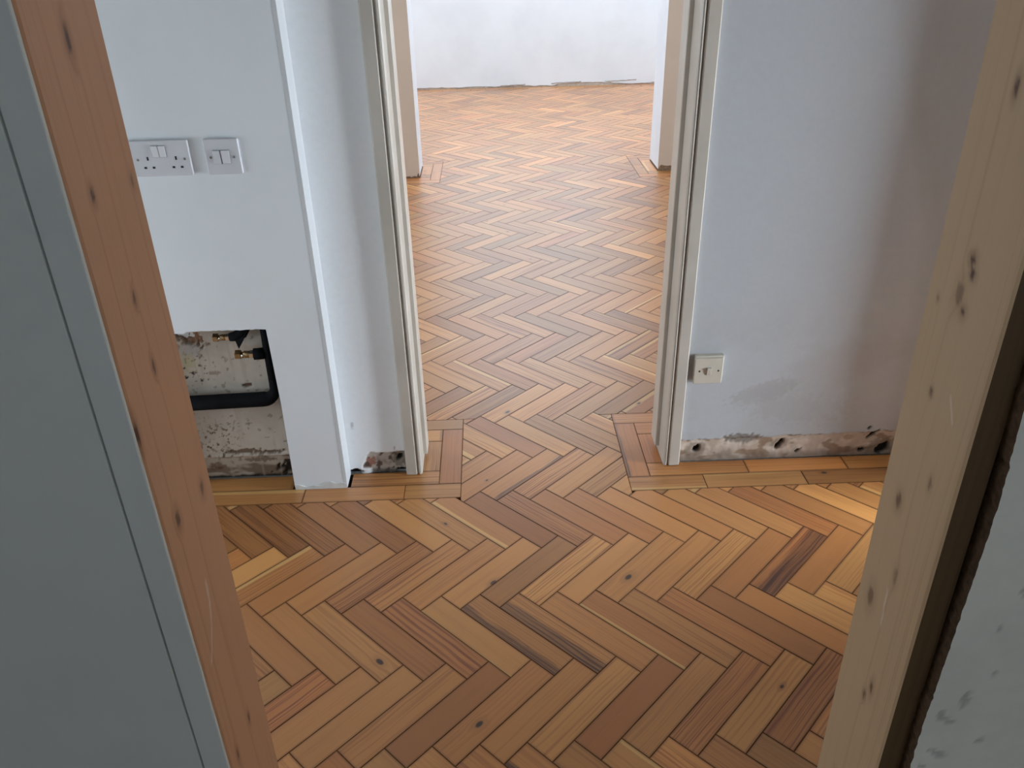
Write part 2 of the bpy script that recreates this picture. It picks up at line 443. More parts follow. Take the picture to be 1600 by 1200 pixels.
# round the wide opening
straight(BX0, FL1, FB1 + 0.07, 5.63, 'y'); straight(BX0, FL1, 5.63, FK1, 'y'); straight(FL1, FL2, 5.70, FK2, 'y'); straight(FL1, FL2, FB1, 5.70, 'y')
straight(FR1, BX1, FB1 + 0.07, 5.80, 'y'); straight(FR2, FR1, 5.72, FK2, 'y'); straight(FR2, FR1, FB1, 5.72, 'y'); straight(FR1, BX1, 5.80, FK1, 'y')
for x_in, x_in2, sgn, wx in ((FL1, FL2, -1, WX0), (FR1, FR2, 1, WX1)):
    for (ya, yb, x0) in ((FB1, WB0, x_in), (FB2, FB1, x_in2), (FK1, FK2, x_in), (FK2, FK3, x_in2)):
        x = x0
        while abs(wx - x) > 0.01:
            nx = x + sgn * 0.304
            if (nx - wx) * sgn > -0.08: nx = wx
            straight(min(x, nx), max(x, nx), ya, yb, 'x'); x = nx
for (ya, yb, off) in ((WC2, WC1, 0.0), (WC1, WC, 0.15)):
    x = WX0
    while WX1 - x > 0.01:
        nx = min(WX1, x + 0.304 - (off if x == WX0 else 0)); straight(x, nx, ya, yb, 'x'); x = nx

def inset(poly, d):
    n = len(poly); out = []
    for i in range(n):
        p0, p1, p2 = poly[i - 1], poly[i], poly[(i + 1) % n]
        e1 = (p1[0] - p0[0], p1[1] - p0[1]); e2 = (p2[0] - p1[0], p2[1] - p1[1])
        l1, l2 = math.hypot(*e1), math.hypot(*e2)
        if l1 < 1e-9 or l2 < 1e-9: return None
        n1 = (-e1[1] / l1, e1[0] / l1); n2 = (-e2[1] / l2, e2[0] / l2)
        k = 1 + n1[0] * n2[0] + n1[1] * n2[1]
        if k < 0.15: k = 0.15
        out.append((p1[0] + d * (n1[0] + n2[0]) / k, p1[1] + d * (n1[1] + n2[1]) / k))
    return out if area(out) > 0 else None
def dedupe(poly):
    out = []
    for p in poly:
        if not out or math.hypot(p[0] - out[-1][0], p[1] - out[-1][1]) > 1e-4: out.append(p)
    if len(out) > 1 and math.hypot(out[0][0] - out[-1][0], out[0][1] - out[-1][1]) <= 1e-4: out.pop()
    return out

# blocks with a look of their own: (x, y, {...}) nearest block centre takes it
SPECIAL = [
    (-0.713, 1.804, {'sap': 0.0, 'heart': 0.0, 'kr': 0.0, 'tone': -0.28, 'grain': 0.7, 'hue': 0.7}),
    (-0.641, 1.800, {'sap': 0.0, 'heart': 0.0, 'kr': 0.0, 'tone': -0.34, 'grain': 0.7, 'hue': 0.8}),
    (-0.546, 1.800, {'sap': 0.0, 'heart': 0.0, 'kr': 0.0, 'tone': -0.24, 'grain': 1, 'hue': 0.7, 'rw': 330}),
    (-0.450, 1.803, {'sap': 0.0, 'heart': 0.0, 'kr': 0.0, 'tone': -0.15, 'grain': 0.2, 'hue': 0.7}),
    (-0.360, 1.817, {'sap': 0.0, 'heart': 0.0, 'kr': 0.0, 'tone': -0.2, 'grain': 0.4, 'hue': 0.9}),
    (-0.704, 1.705, {'sap': 0.0, 'heart': 0.0, 'kr': 0.0, 'tone': 0.2, 'grain': 0.1, 'hue': 0}),
    (-0.648, 1.663, {'sap': 0.0, 'heart': 0.0, 'kr': 0.0, 'tone': -0.05, 'grain': 0.5, 'hue': 0.6}),
    (-0.584, 1.628, {'sap': -0.014, 'heart': 0.0, 'kr': 0.0, 'grain': 0.5, 'hue': 0.6, 'tone': 0}),
    (-0.514, 1.629, {'sap': 0.0, 'heart': 0.0, 'kr': 0.0, 'tone': -0.02, 'hue': 0.8, 'grain': 0.15}),
    (-0.409, 1.611, {'sap': 0.0, 'heart': 0.0, 'kr': 0.0, 'tone': 0.05, 'hue': 0.5, 'grain': 0.15}),
    (-0.347, 1.581, {'sap': -0.012, 'heart': 0.0, 'kr': 0.0, 'grain': 0.9, 'hue': 0.8, 'tone': 0}),
    (-0.291, 1.545, {'sap': 0.0, 'heart': 0.0, 'kr': 0.0, 'grain': 0.9, 'hue': 0.7, 'tone': -0.05, 'rw': 240}),
    (-0.238, 1.807, {'sap': 0.0, 'heart': 0.0, 'kr': 0.0, 'tone': 0.1, 'hue': 0.25, 'grain': 0.1}),
    (-0.153, 1.802, {'sap': 0.0, 'heart': 0.0, 'kr': 0.004, 'tone': 0, 'hue': 0.3, 'grain': 0.4, 'ks': 0.02, 'kt': 0.0}),
    (-0.064, 1.808, {'sap': -0.014, 'heart': 0.0, 'kr': 0.0, 'tone': 0.05, 'hue': 0.6, 'grain': 0.2}),
    (0.037, 1.819, {'sap': 0.0, 'heart': 0.0, 'kr': 0.0, 'tone': -0.22, 'hue': 1, 'grain': 0.2}),
    (0.110, 1.821, {'sap': 0.0, 'heart': 0.0, 'kr': 0.0, 'grain': 1, 'rw': 240, 'hue': 0.7, 'tone': -0.05}),
    (-0.024, 2.025, {'sap': 0.0, 'heart': 0.0, 'kr': 0.003, 'tone': 0, 'hue': 0.6, 'grain': 0.3, 'ks': -0.03, 'kt': 0.01}),
    (0.074, 2.012, {'sap': 0.0, 'heart': 0.013, 'kr': 0.0, 'hue': 0.4, 'grain': 0.3, 'tone': 0.05}),
    (0.153, 2.021, {'sap': 0.0, 'heart': 0.0, 'kr': 0.0, 'grain': 0.9, 'hue': 0.2, 'tone': 0.1, 'rw': 240}),
    (0.090, 2.265, {'sap': 0.0, 'heart': 0.0, 'kr': 0.0, 'tone': 0.15, 'hue': 0, 'grain': 0.2}),
    (0.020, 2.270, {'sap': 0.0, 'heart': 0.0, 'kr': 0.0, 'hue': 0.9, 'tone': -0.05, 'grain': 0.3}),
    (-0.038, 1.666, {'sap': 0.0, 'heart': 0.0, 'kr': 0.0, 'tone': 0.05, 'hue': 0.5, 'grain': 0.1}),
    (0.020, 1.663, {'sap': 0.0, 'heart': 0.0, 'kr': 0.006, 'tone': 0.12, 'hue': 0.3, 'grain': 0.15, 'ks': -0.03, 'kt': 0.03}),
    (0.126, 1.665, {'sap': 0.0, 'heart': 0.0, 'kr': 0.0, 'grain': 0.6, 'hue': 0.3, 'tone': 0.05}),
    (-0.526, 1.410, {'sap': 0.0, 'heart': 0.0, 'kr': 0.0, 'tone': -0.05, 'hue': 0.7, 'grain': 0.15}),
    (-0.451, 1.388, {'sap': 0.0, 'heart': 0.0, 'kr': 0.0, 'tone': 0, 'hue': 0.5, 'grain': 0.1}),
    (-0.353, 1.377, {'sap': 0.0, 'heart': 0.0, 'kr': 0.006, 'hue': 0.2, 'grain': 0.5, 'ks': 0.105, 'kt': 0.004, 'tone': 0}),
    (-0.255, 1.378, {'sap': 0.0, 'heart': 0.0, 'kr': 0.0, 'hue': 0.9, 'tone': -0.12, 'grain': 0.3}),
    (-0.161, 1.378, {'sap': 0.0, 'heart': 0.0, 'kr': 0.0, 'hue': 0.9, 'tone': -0.05, 'grain': 0.9}),
    (-0.065, 1.379, {'sap': -0.005, 'heart': 0.0, 'kr': 0.0, 'tone': 0, 'hue': 0.15, 'grain': 0.1}),
    (0.027, 1.364, {'sap': 0.0, 'heart': -0.022, 'kr': 0.0, 'tone': -0.12, 'hue': 0.4, 'grain': 0.5}),
    (0.120, 1.390, {'sap': 0.0, 'heart': -0.032, 'kr': 0.0, 'tone': -0.05, 'hue': 0.3, 'grain': 0.6}),
    (0.225, 1.376, {'sap': 0.0, 'heart': 0.0, 'kr': 0.0, 'tone': 0.05, 'hue': 0.5, 'grain': 0.4}),
    (0.315, 1.377, {'sap': -0.01, 'heart': 0.0, 'kr': 0.0, 'tone': -0.05, 'hue': 0.8, 'grain': 0.3}),
    (0.412, 1.378, {'sap': 0.0, 'heart': 0.0, 'kr': 0.0, 'tone': -0.1, 'hue': 0.4, 'grain': 0.5}),
    (0.513, 1.385, {'sap': 0.0, 'heart': 0.0, 'kr': 0.0, 'hue': 0.8, 'grain': 0.6, 'tone': 0}),
    (0.612, 1.379, {'sap': 0.0, 'heart': 0.0, 'kr': 0.0, 'tone': -0.22, 'hue': 0.8, 'grain': 0.1}),
    (0.699, 1.416, {'sap': 0.0, 'heart': 0.0, 'kr': 0.0, 'tone': 0, 'hue': 0.7, 'grain': 0.1}),
    (0.180, 1.604, {'sap': 0.0, 'heart': 0.0, 'kr': 0.0, 'grain': 0.9, 'hue': 0, 'tone': 0.18, 'rw': 180}),
    (0.263, 1.592, {'sap': 0.0, 'heart': 0.0, 'kr': 0.0, 'tone': 0.15, 'hue': 0.3, 'grain': 0.05}),
    (0.352, 1.587, {'sap': 0.0, 'heart': 0.0, 'kr': 0.007, 'ks': -0.06, 'kt': 0, 'tone': 0.05, 'grain': 0.4, 'hue': 0.3}),
    (0.461, 1.598, {'sap': 0.0, 'heart': 0.0, 'kr': 0.0, 'tone': 0.05, 'hue': 0.4, 'grain': 0.3}),
    (0.551, 1.593, {'sap': 0.0, 'heart': 0.0, 'kr': 0.0, 'grain': 0.9, 'hue': 0.1, 'tone': 0.05, 'rw': 330}),
    (0.649, 1.595, {'sap': 0.0, 'heart': 0.0, 'kr': 0.0, 'hue': 0.8, 'tone': -0.08, 'grain': 0.15}),
    (0.750, 1.589, {'sap': 0.0, 'heart': 0.044, 'kr': 0.0, 'tone': -0.1, 'grain': 1, 'hue': 0.9}),
    (0.845, 1.601, {'sap': 0.0, 'heart': 0.0, 'kr': 0.0, 'tone': -0.12, 'hue': 0.8, 'grain': 0.1}),
    (0.255, 1.806, {'sap': 0.0, 'heart': 0.0, 'kr': 0.0, 'tone': 0, 'hue': 0.8, 'grain': 0.2}),
    (0.354, 1.809, {'sap': 0.0, 'heart': 0.0, 'kr': 0.0, 'tone': 0, 'hue': 0.8, 'grain': 0.2}),
    (0.409, 1.812, {'sap': 0.0, 'heart': 0.0, 'kr': 0.0, 'tone': 0.1, 'hue': 0.4, 'grain': 0.15}),
    (0.505, 1.800, {'sap': 0.0, 'heart': 0.0, 'kr': 0.0, 'tone': 0.05, 'hue': 0.6, 'grain': 0.1}),
    (0.605, 1.806, {'sap': 0.0, 'heart': 0.0, 'kr': 0.0, 'hue': 0.3, 'tone': -0.02, 'grain': 0.2}),
    (0.694, 1.809, {'sap': 0.0, 'heart': 0.0, 'kr': 0.0, 'hue': 0.5, 'tone': -0.02, 'grain': 0.3}),
    (0.791, 1.803, {'sap': 0.0, 'heart': 0.0, 'kr': 0.0, 'hue': 1, 'tone': -0.1, 'grain': 0.7}),
    (0.892, 1.809, {'sap': 0.0, 'heart': 0.0, 'kr': 0.0, 'tone': -0.1, 'hue': 0.6, 'grain': 0.2}),
    (0.143, 1.227, {'sap': 0.0, 'heart': 0.0, 'kr': 0.0, 'hue': 0.8, 'tone': -0.08, 'grain': 0.3}),
    (0.181, 1.169, {'sap': 0.0, 'heart': 0.0, 'kr': 0.0, 'hue': 0.1, 'tone': 0.05, 'grain': 0.5}),
    (0.265, 1.155, {'sap': 0.0, 'heart': 0.0, 'kr': 0.0, 'hue': 1, 'tone': -0.15, 'grain': 0.1}),
    (0.364, 1.155, {'sap': 0.0, 'heart': 0.0, 'kr': 0.0, 'hue': 0.3, 'tone': -0.05, 'grain': 0.4}),
    (0.458, 1.155, {'sap': 0.0, 'heart': 0.0, 'kr': 0.0, 'grain': 1, 'rw': 330, 'hue': 0.7, 'tone': 0}),
    (0.554, 1.165, {'sap': 0.0, 'heart': 0.0, 'kr': 0.004, 'hue': 0, 'grain': 0.5, 'ks': 0.05, 'kt': 0.01, 'tone': 0}),
    (0.623, 1.142, {'sap': 0.0, 'heart': 0.0, 'kr': 0.0, 'grain': 1, 'tone': -0.15, 'rw': 240, 'hue': 0.8}),
    (-0.392, 1.213, {'sap': 0.0, 'heart': 0.0, 'kr': 0.0, 'tone': 0.05, 'hue': 0.5, 'grain': 0.2}),
    (-0.308, 1.171, {'sap': 0.0, 'heart': 0.0, 'kr': 0.0, 'hue': 0.4, 'tone': 0.03, 'grain': 0.15}),
    (-0.223, 1.157, {'sap': 0.0, 'heart': 0.0, 'kr': 0.0, 'grain': 0.5, 'hue': 0.5, 'tone': 0}),
    (-0.125, 1.180, {'sap': 0.0, 'heart': 0.0, 'kr': 0.0, 'tone': -0.2, 'hue': 0.9, 'grain': 0.05}),
    (-0.035, 1.157, {'sap': 0.0, 'heart': 0.0, 'kr': 0.006, 'hue': 0.6, 'tone': 0, 'grain': 0.3, 'ks': -0.05, 'kt': 0}),
    (0.036, 1.144, {'sap': 0.0, 'heart': 0.0, 'kr': 0.0, 'tone': 0, 'hue': 0.4, 'grain': 0.3}),
]

def params(c, kind):
    d = dict(seed=rng.random(), tone=rng.gauss(0.0, 0.16), grain=0.25 + 0.75 * rng.random() ** 1.6, hue=min(1, max(0, rng.gauss(0.36, 0.28))),
             sap=0.0, heart=0.0, kr=0.0, ks=0.0, kt=0.0, rw=rng.choice((130, 180, 240, 330)))
    u = rng.random()
    if u < 0.16: d['sap'] = rng.choice((-1, 1)) * rng.uniform(0.006, 0.02)
    elif u < 0.18: d['heart'] = rng.choice((-1, 1)) * rng.uniform(0.006, 0.02)
    if rng.random() < 0.07:
        d['kr'] = rng.uniform(0.003, 0.006); d['ks'] = rng.uniform(-0.12, 0.12); d['kt'] = rng.uniform(-0.025, 0.025)
    d['tone'] = min(0.4, max(-0.32, d['tone']))
    return d

recs = []
for poly, fr, kind in blocks:
    poly = dedupe(poly)
    if len(poly) < 3: continue
    if area(poly) < 0: poly = poly[::-1]
    recs.append([poly, fr, kind, params(fr[0], kind)])
for sx_, sy_, dd in SPECIAL:
    best = min(recs, key=lambda r: (r[1][0][0] - sx_) ** 2 + (r[1][0][1] - sy_) ** 2 - 1e-4 * abs(area(r[0])))
    best[3].update(dd)

def project(x, y, z=0):
    v = Vector((x, y, z - CAM_H)); zz = v.dot(fwd)
    if zz < 0.05: return None
    return (800 + F_PX * v.dot(R_) / zz, 600 - F_PX * v.dot(U_) / zz)
def visible_area(poly):
    cx = sum(p[0] for p in poly) / len(poly); cyy = sum(p[1] for p in poly) / len(poly)
    pts = [(cx, cyy)] + [((p[0] * .8 + cx * .2), (p[1] * .8 + cyy * .2)) for p in poly]
    ok = 0
    for x, y in pts:
        q = project(x, y)
        if not q or not (0 < q[0] < 1600 and 0 < q[1] < 1200): continue
        r = x / y
        if y > 0.7 and not (-0.437 < r < 0.603): continue
        if y > 2.19 and not (-0.103 < r < 0.226): continue
        if y > 5.8 and not (-0.082 < r < 0.199): continue
        if x < -0.46 and y > 1.99 and y < 2.2 and x > -0.617: continue
        ok += 1
    if not ok: return 0
    pp = [project(*p) for p in poly]
    if any(p is None for p in pp): return 0
    return abs(area(pp)) * ok / len(pts)

def block_geo(poly, fr, d, V, Fc, UV, A, B, C, lz=0.0):
    o = inset(poly, 0.0004); i = inset(poly, 0.0013)
    if not o or not i: return
    dz = (d['seed'] - 0.5) * 0.0006
    n = len(poly); s = len(V)
    for p in o: V.append((p[0], p[1], -0.018))
    for p in o: V.append((p[0], p[1], -0.0009 + dz))
    for p in i: V.append((p[0], p[1], dz))
    fs = [[s + 2 * n + j for j in range(n)]]
    for j in range(n):
        j2 = (j + 1) % n
        fs.append([s + j, s + j2, s + n + j2, s + n + j]); fs.append([s + n + j, s + n + j2, s + 2 * n + j2, s + 2 * n + j])
    (cx, cyy), es, et = fr
    for f in fs:
        Fc.append(f)
        for vi in f:
            x, y = V[vi][0] - cx, V[vi][1] - cyy
            UV += [x * es[0] + y * es[1], x * et[0] + y * et[1]]
        A += [d['seed'], d['tone'], d['grain'], d['hue']]; B += [d['sap'], d['heart'], d['kr'], d['rw']]; C += [d['ks'], d['kt'], 0.0 if f is fs[0] else 1.0, 1]

def block_mesh(name, items):
    V, Fc, UV, A, B, C = [], [], [], [], [], []
    for poly, fr, d in items: block_geo(poly, fr, d, V, Fc, UV, A, B, C)
    if not Fc: return None
    me = bpy.data.meshes.new(name); me.from_pydata(V, [], Fc)
    u = me.uv_layers.new(name='grain'); u.data.foreach_set('uv', UV)
    for nm, arr in (('blk_a', A), ('blk_b', B), ('blk_c', C)):
        at = me.attributes.new(nm, 'FLOAT_COLOR', 'FACE'); at.data.foreach_set('color', arr)
    me.materials.append(M_PARQ)
    return me

vis = sorted(((visible_area(r[0]), i) for i, r in enumerate(recs)), reverse=True)
own = [i for a, i in vis if a > 0][:300]
own_set = set(own)
for i in own:
    poly, fr, kind, d = recs[i]
    me = block_mesh('parquet_block', [(poly, fr, d)])
    if me: link('parquet_block', me, None, floor)
rest = block_mesh('parquet_field', [(r[0], r[1], r[3]) for i, r in enumerate(recs) if i not in own_set])
tag(link('parquet_field', rest, None, floor), kind='stuff')

# ------------------------------------------------------------------ baked plaster faces
def grid_face(name, m, x0, x1, z0, z1, step, y, fn, parent, top=None, flip=False):
    """plaster skin in a plane y=const facing the camera; fn(x,z)->(depth towards the room, colour)"""
    nx = max(1, round((x1 - x0) / step)); nz = max(1, round((z1 - z0) / step))
    V, Fc, Cc = [], [], []
    for j in range(nz + 1):
        for i in range(nx + 1):
            x, z = x0 + (x1 - x0) * i / nx, z0 + (z1 - z0) * j / nz
            d, c = fn(x, z); V.append((x, y - d, z)); Cc += [c[0], c[1], c[2], 1]
    for j in range(nz):
        for i in range(nx):
            a = j * (nx + 1) + i; Fc.append((a, a + 1, a + nx + 2, a + nx + 1))
    if top:
        a = nz * (nx + 1); s = len(V); 
        for x in (x0, x1):
            V.append((x, V[a][1], top)); Cc += [*fn(x, z1)[1], 1]
        Fc.append([a + i for i in range(nx + 1)] + [s + 1, s])
    me = bpy.data.meshes.new(name); me.from_pydata(V, [], Fc)
    at = me.color_attributes.new('Col', 'FLOAT_COLOR', 'POINT'); at.data.foreach_set('color', Cc)
    for p in me.polygons: p.use_smooth = True
    return link(name, me, m, parent)

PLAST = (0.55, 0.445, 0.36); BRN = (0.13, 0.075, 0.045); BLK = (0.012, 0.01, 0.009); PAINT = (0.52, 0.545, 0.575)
def hole(x, z, cx, cz, rx, rz, sl=0.0, rag=0.35):
    dx, dz = x - cx, z - cz - sl * (x - cx)
    r = math.hypot(dx / rx, dz / rz) + rag * fbm(x * 90, z * 90, cx * 7)
    return 1 - smooth(0.75, 1.1, r)

def right_wall(x, z):
    top = 0.078 + 0.012 * (x - 0.56) + 0.006 * fbm(x * 14, 0, 3) + 0.004 * fbm(x * 60, 0, 5)
    band = 1 - smooth(top - 0.002, top + 0.002, z)
    # paint skin, with grey smears where old paper came away
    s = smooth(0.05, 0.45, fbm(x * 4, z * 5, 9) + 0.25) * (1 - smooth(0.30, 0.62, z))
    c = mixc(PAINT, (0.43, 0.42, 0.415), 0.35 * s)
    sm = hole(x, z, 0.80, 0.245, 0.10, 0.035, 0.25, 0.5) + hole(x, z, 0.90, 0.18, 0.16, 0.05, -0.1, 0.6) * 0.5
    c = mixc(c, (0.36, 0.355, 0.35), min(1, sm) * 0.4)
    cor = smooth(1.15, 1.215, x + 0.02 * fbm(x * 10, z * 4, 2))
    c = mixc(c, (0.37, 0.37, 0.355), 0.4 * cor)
    ln = (1 - smooth(0, 0.0022, abs(z - top - 0.004 * fbm(x * 30, 1, 1)))) * (smooth(-0.05, 0.1, fbm(x * 9, 4, 1)))
    pc = mixc(PLAST, (0.68, 0.58, 0.49), smooth(-0.2, 0.4, fbm(x * 22, z * 22, 1)))
    pc = mixc(pc, (0.26, 0.165, 0.10), 0.75 * smooth(0.12, 0.34, fbm(x * 13, z * 26, 6)))
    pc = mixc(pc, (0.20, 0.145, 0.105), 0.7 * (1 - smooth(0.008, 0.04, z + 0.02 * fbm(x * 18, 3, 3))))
    pt = hole(x, z, 0.745, 0.078, 0.06, 0.02, 0.0, 0.5)                 # blown plaster patch
    d = 0.004 * (1 - band) + 0.0015 * fbm(x * 40, z * 40) * band + 0.0003 * fbm(x * 9, z * 9) * (1 - smooth(0.4, 0.7, z))
    c = mixc(c, pc, band); c = mixc(c, (0.25, 0.22, 0.19), 0.85 * pt); d -= 0.003 * pt
    c = mixc(c, (0.08, 0.06, 0.05), 0.8 * ln)
    h = 0
    for (cx, cz, rx, rz, sl) in ((0.612, 0.047, 0.012, 0.012, 0.3), (0.868, 0.052, 0.014, 0.013, 0.9), (1.155, 0.074, 0.017, 0.008, 0.8), (1.13, 0.018, 0.012, 0.007, 0), (1.195, 0.02, 0.022, 0.02, 0.4), (0.93, 0.026, 0.010, 0.004, 0.6), (1.14, 0.10, 0.006, 0.006, 0.3)):
        h = max(h, hole(x, z, cx, cz, rx, rz, sl))
    halo = max(hole(x, z, 0.612, 0.045, 0.034, 0.026), hole(x, z, 0.868, 0.052, 0.032, 0.022), hole(x, z, 1.20, 0.02, 0.06, 0.04))
    c = mixc(c, (0.22, 0.17, 0.13), 0.6 * halo); c = mixc(c, BLK, h); d -= 0.011 * h
    sq = hole(x, z, 1.083, 0.068, 0.016, 0.011, 0, 0.1); c = mixc(c, (0.36, 0.24, 0.16), 0.6 * sq)
    return d, c

def recess_wall(x, z):
    top = 0.078 + 0.018 * (x + 0.897) * 0.5 + 0.002 * fbm(x * 20, 0, 2)
    c = mixc((0.60, 0.565, 0.51), (0.50, 0.465, 0.42), smooth(-0.3, 0.4, fbm(x * 6, z * 6, 3)))
    d = 0.001 * fbm(x * 30, z * 30, 2)
    # line left by the old skirting and the dirtier strip below it
    rid = 1 - smooth(0.001, 0.005, abs(z - top)); d += 0.005 * rid; c = mixc(c, (0.58, 0.52, 0.45), rid * 0.7)
    if z < top - 0.003:
        c = mixc(c, (0.40, 0.33, 0.26), 0.6); c = mixc(c, BRN, 0.75 * smooth(0.0, 0.35, fbm(x * 9, z * 24, 8) + 0.35 * (1 - z / 0.07)))
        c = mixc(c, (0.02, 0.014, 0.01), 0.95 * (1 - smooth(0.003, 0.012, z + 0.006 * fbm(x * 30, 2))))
    pk = hole(x, z, -0.775, 0.093, 0.05, 0.009, 0.05, 0.6) + hole(x, z, -0.70, 0.088, 0.05, 0.006, 0.02, 0.8)
    c = mixc(c, BRN, min(1, pk) * 0.85); d -= 0.004 * min(1, pk)
    pk = hole(x, z, -0.73, 0.063, 0.05, 0.008, 0, 0.9); c = mixc(c, BRN, 0.7 * pk)
    kn = hole(x, z, -0.862, 0.043, 0.025, 0.015, 0, 0.5); c = mixc(c, (0.12, 0.06, 0.035), 0.7 * kn)
    cr = hole(x, z, -0.648, 0.03, 0.028, 0.022, 0.2, 1.2); c = mixc(c, BLK, 0.85 * cr); d -= 0.01 * cr
    # speckled flaking to the left
    sp = smooth(0.30, 0.40, fbm(x * 95, z * 95, 5)) * smooth(0.25, 0.6, fbm(x * 7, z * 7, 1) + 0.9 - 6.0 * (x + 0.90)) * (1 - smooth(0.16, 0.24, z)) * smooth(0.07, 0.08, z)
    c = mixc(c, (0.14, 0.09, 0.06), sp)
    sp = smooth(0.28, 0.36, fbm(x * 80, z * 80, 15)) * hole(x, z, -0.865, 0.385, 0.05, 0.05, 0, 0.8); c = mixc(c, (0.04, 0.03, 0.02), sp)
    ye = hole(x, z, -0.875, 0.405, 0.022, 0.03, 0, 0.5); c = mixc(c, (0.50, 0.47, 0.28), 0.6 * ye)
    gy = hole(x, z, -0.86, 0.44, 0.03, 0.022, 0, 0.7); c = mixc(c, (0.42, 0.43, 0.46), 0.5 * gy)
    # broken hole in the old plaster
    bh = hole(x, z, -0.862, 0.487, 0.045, 0.028, -0.4, 0.6); c = mixc(c, (0.28, 0.15, 0.09), bh); d -= 0.012 * bh
    bh = hole(x, z, -0.880, 0.492, 0.028, 0.014, -0.3, 0.5); c = mixc(c, (0.06, 0.025, 0.015), bh); d -= 0.012 * bh
    bh = hole(x, z, -0.722, 0.322, 0.015, 0.007, 0, 0.4); c = mixc(c, BRN, bh); d -= 0.004 * bh
    dots = smooth(0.50, 0.54, fbm(x * 45, z * 45, 25)); c = mixc(c, (0.22, 0.17, 0.13), 0.6 * dots)
    run_ = smooth(0.25, 0.5, fbm(x * 60, z * 3, 4)); c = mixc(c, (0.42, 0.38, 0.33), 0.35 * run_)
    return d, (c[0] * 0.97, c[1] * 0.92, c[2] * 0.87)

def left_wall(x, z):
    top = 0.075 + 0.005 * fbm(x * 25, 0, 4)
    edge = -0.43 + 0.02 * fbm(0, z * 30, 4) + 0.03 * (z < 0.02)
    band = (1 - smooth(top - 0.002, top + 0.002, z)) * smooth(edge - 0.006 + 0.05 * (0.08 - z) * 0, edge + 0.006, x - 0.25 * (0.02 - z) * 0)
    band *= smooth(-0.002, 0.004, x - (-0.405 - 0.5 * (0.06 - z)) + 0.006 * fbm(x * 40, z * 40, 7))
    c = (0.92, 0.95, 0.98); d = 0.004 * (1 - band) + 0.001 * fbm(x * 40, z * 40) * band
    pc = mixc((0.52, 0.48, 0.43), (0.38, 0.31, 0.26), smooth(-0.1, 0.4, fbm(x * 30, z * 30, 3)))
    rd = hole(x, z, -0.395, 0.04, 0.018, 0.02, 0, 0.7); pc = mixc(pc, (0.30, 0.10, 0.06), 0.8 * rd)
    pc = mixc(pc, (0.10, 0.06, 0.045), 0.9 * smooth(0.30, 0.42, fbm(x * 50, z * 50, 11)))
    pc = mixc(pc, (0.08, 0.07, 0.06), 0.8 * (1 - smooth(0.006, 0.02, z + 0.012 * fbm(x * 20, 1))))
    c = mixc(c, pc, band)
    hl = hole(x, z, -0.305, 0.05, 0.03, 0.032, 0, 0.6); c = mixc(c, (0.16, 0.12, 0.085), 0.7 * hl)
    h = hole(x, z, -0.306, 0.052, 0.010, 0.011, 0.4, 0.4); h = max(h, hole(x, z, -0.445, 0.004, 0.022, 0.012, 0, 0.3), hole(x, z, -0.30, 0.004, 0.02, 0.009, 0, 0.4))
    c = mixc(c, BLK, h); d -= 0.012 * h
    nick = hole(x, z, -0.437, 0.175, 0.004, 0.010, 0, 0.5); c = mixc(c, (0.45, 0.43, 0.42), 0.6 * nick)
    return d, c

# ------------------------------------------------------------------ walls
# wall with the doorway (brick core, plaster skins)
bm = bmesh.new()
add_box(bm, HALL_L, DX0 - 0.03, WA0 + 0.02, WA1, -0.018, CEIL); add_box(bm, DX1 + 0.03, HALL_R, WA0 + 0.02, WA1, -0.018, CEIL); add_box(bm, DX0 - 0.03, DX1 + 0.03, WA0, WA1, 2.04, CEIL)
add_box(bm, WX0, HALL_L, WA0 + 0.02, WA1, -0.018, CEIL); add_box(bm, HALL_R, WX1, WA0, WA1, -0.018, CEIL)
wall_mid = tag(from_bm('wall_middle', bm, M_WHITE), 'white wall with the doorway, skirting stripped to stained plaster', 'wall', kind='structure')
grid_face('plaster_face', M_BAKED, DX1 + 0.02, HALL_R, 0.0, 0.72, 0.004, WA0 + 0.004, right_wall, wall_mid, top=CEIL)
grid_face('plaster_face', M_BAKED, -0.475, DX0 - 0.02, 0.0, 0.22, 0.004, WA0 + 0.004, left_wall, wall_mid, top=CEIL)
grid_face('old_plaster_face', M_BAKED, -1.02, -0.478, 0.0, 0.60, 0.0035, WA0 + 0.006, recess_wall, wall_mid)

# plasterboard lining stood off the wall, cut open at the foot over the pipes
pts = [(PANEL_E, 0.0), (PANEL_E, CEIL), (HALL_L, CEIL), (HALL_L, 0.0), (-1.0, 0.0), (-1.0, 0.535)]
x = -0.99
while x < -0.64:
    pts.append((x, 0.533 + 0.004 * fbm(x * 40, 1, 3) - (0.006 if x < -0.83 else 0))); x += 0.008
pts += [(-0.617, 0.532), (-0.6135, 0.30), (-0.618, 0.012), (-0.6165, 0.0)]
panel = prism('wall_left', M_LINING_BOARD, pts, 'y', PANEL_V, PANEL_V + 0.0125)
tag(panel, 'smooth white boxed-out plasterboard wall left of the doorway with a rectangular cut-out at its foot', 'wall', kind='structure')
box('return_board', M_BEAD, (PANEL_E - 0.010, PANEL_E + 0.0005, PANEL_V - 0.0006, WA0 + 0.001, 0.0, CEIL), panel, bevel=0.001)
# skim foot with a wavy lower lip
fo = [(-0.6165, 0.0), (PANEL_E - 0.001, 0.0)]
for i in range(20):
    t = i / 19; xx = PANEL_E - 0.001 - t * (0.1545); fo.append((xx, 0.016 + 0.006 * fbm(xx * 40, 2, 2) + 0.006 * math.sin(t * 7)))
prism('skim_foot', mat_simple('old_skim_plaster', (0.68, 0.68, 0.67), 0.7, var=0.1, scale=60, bump=0.4), fo, 'y', PANEL_V - 0.003, PANEL_V - 0.0002, panel)

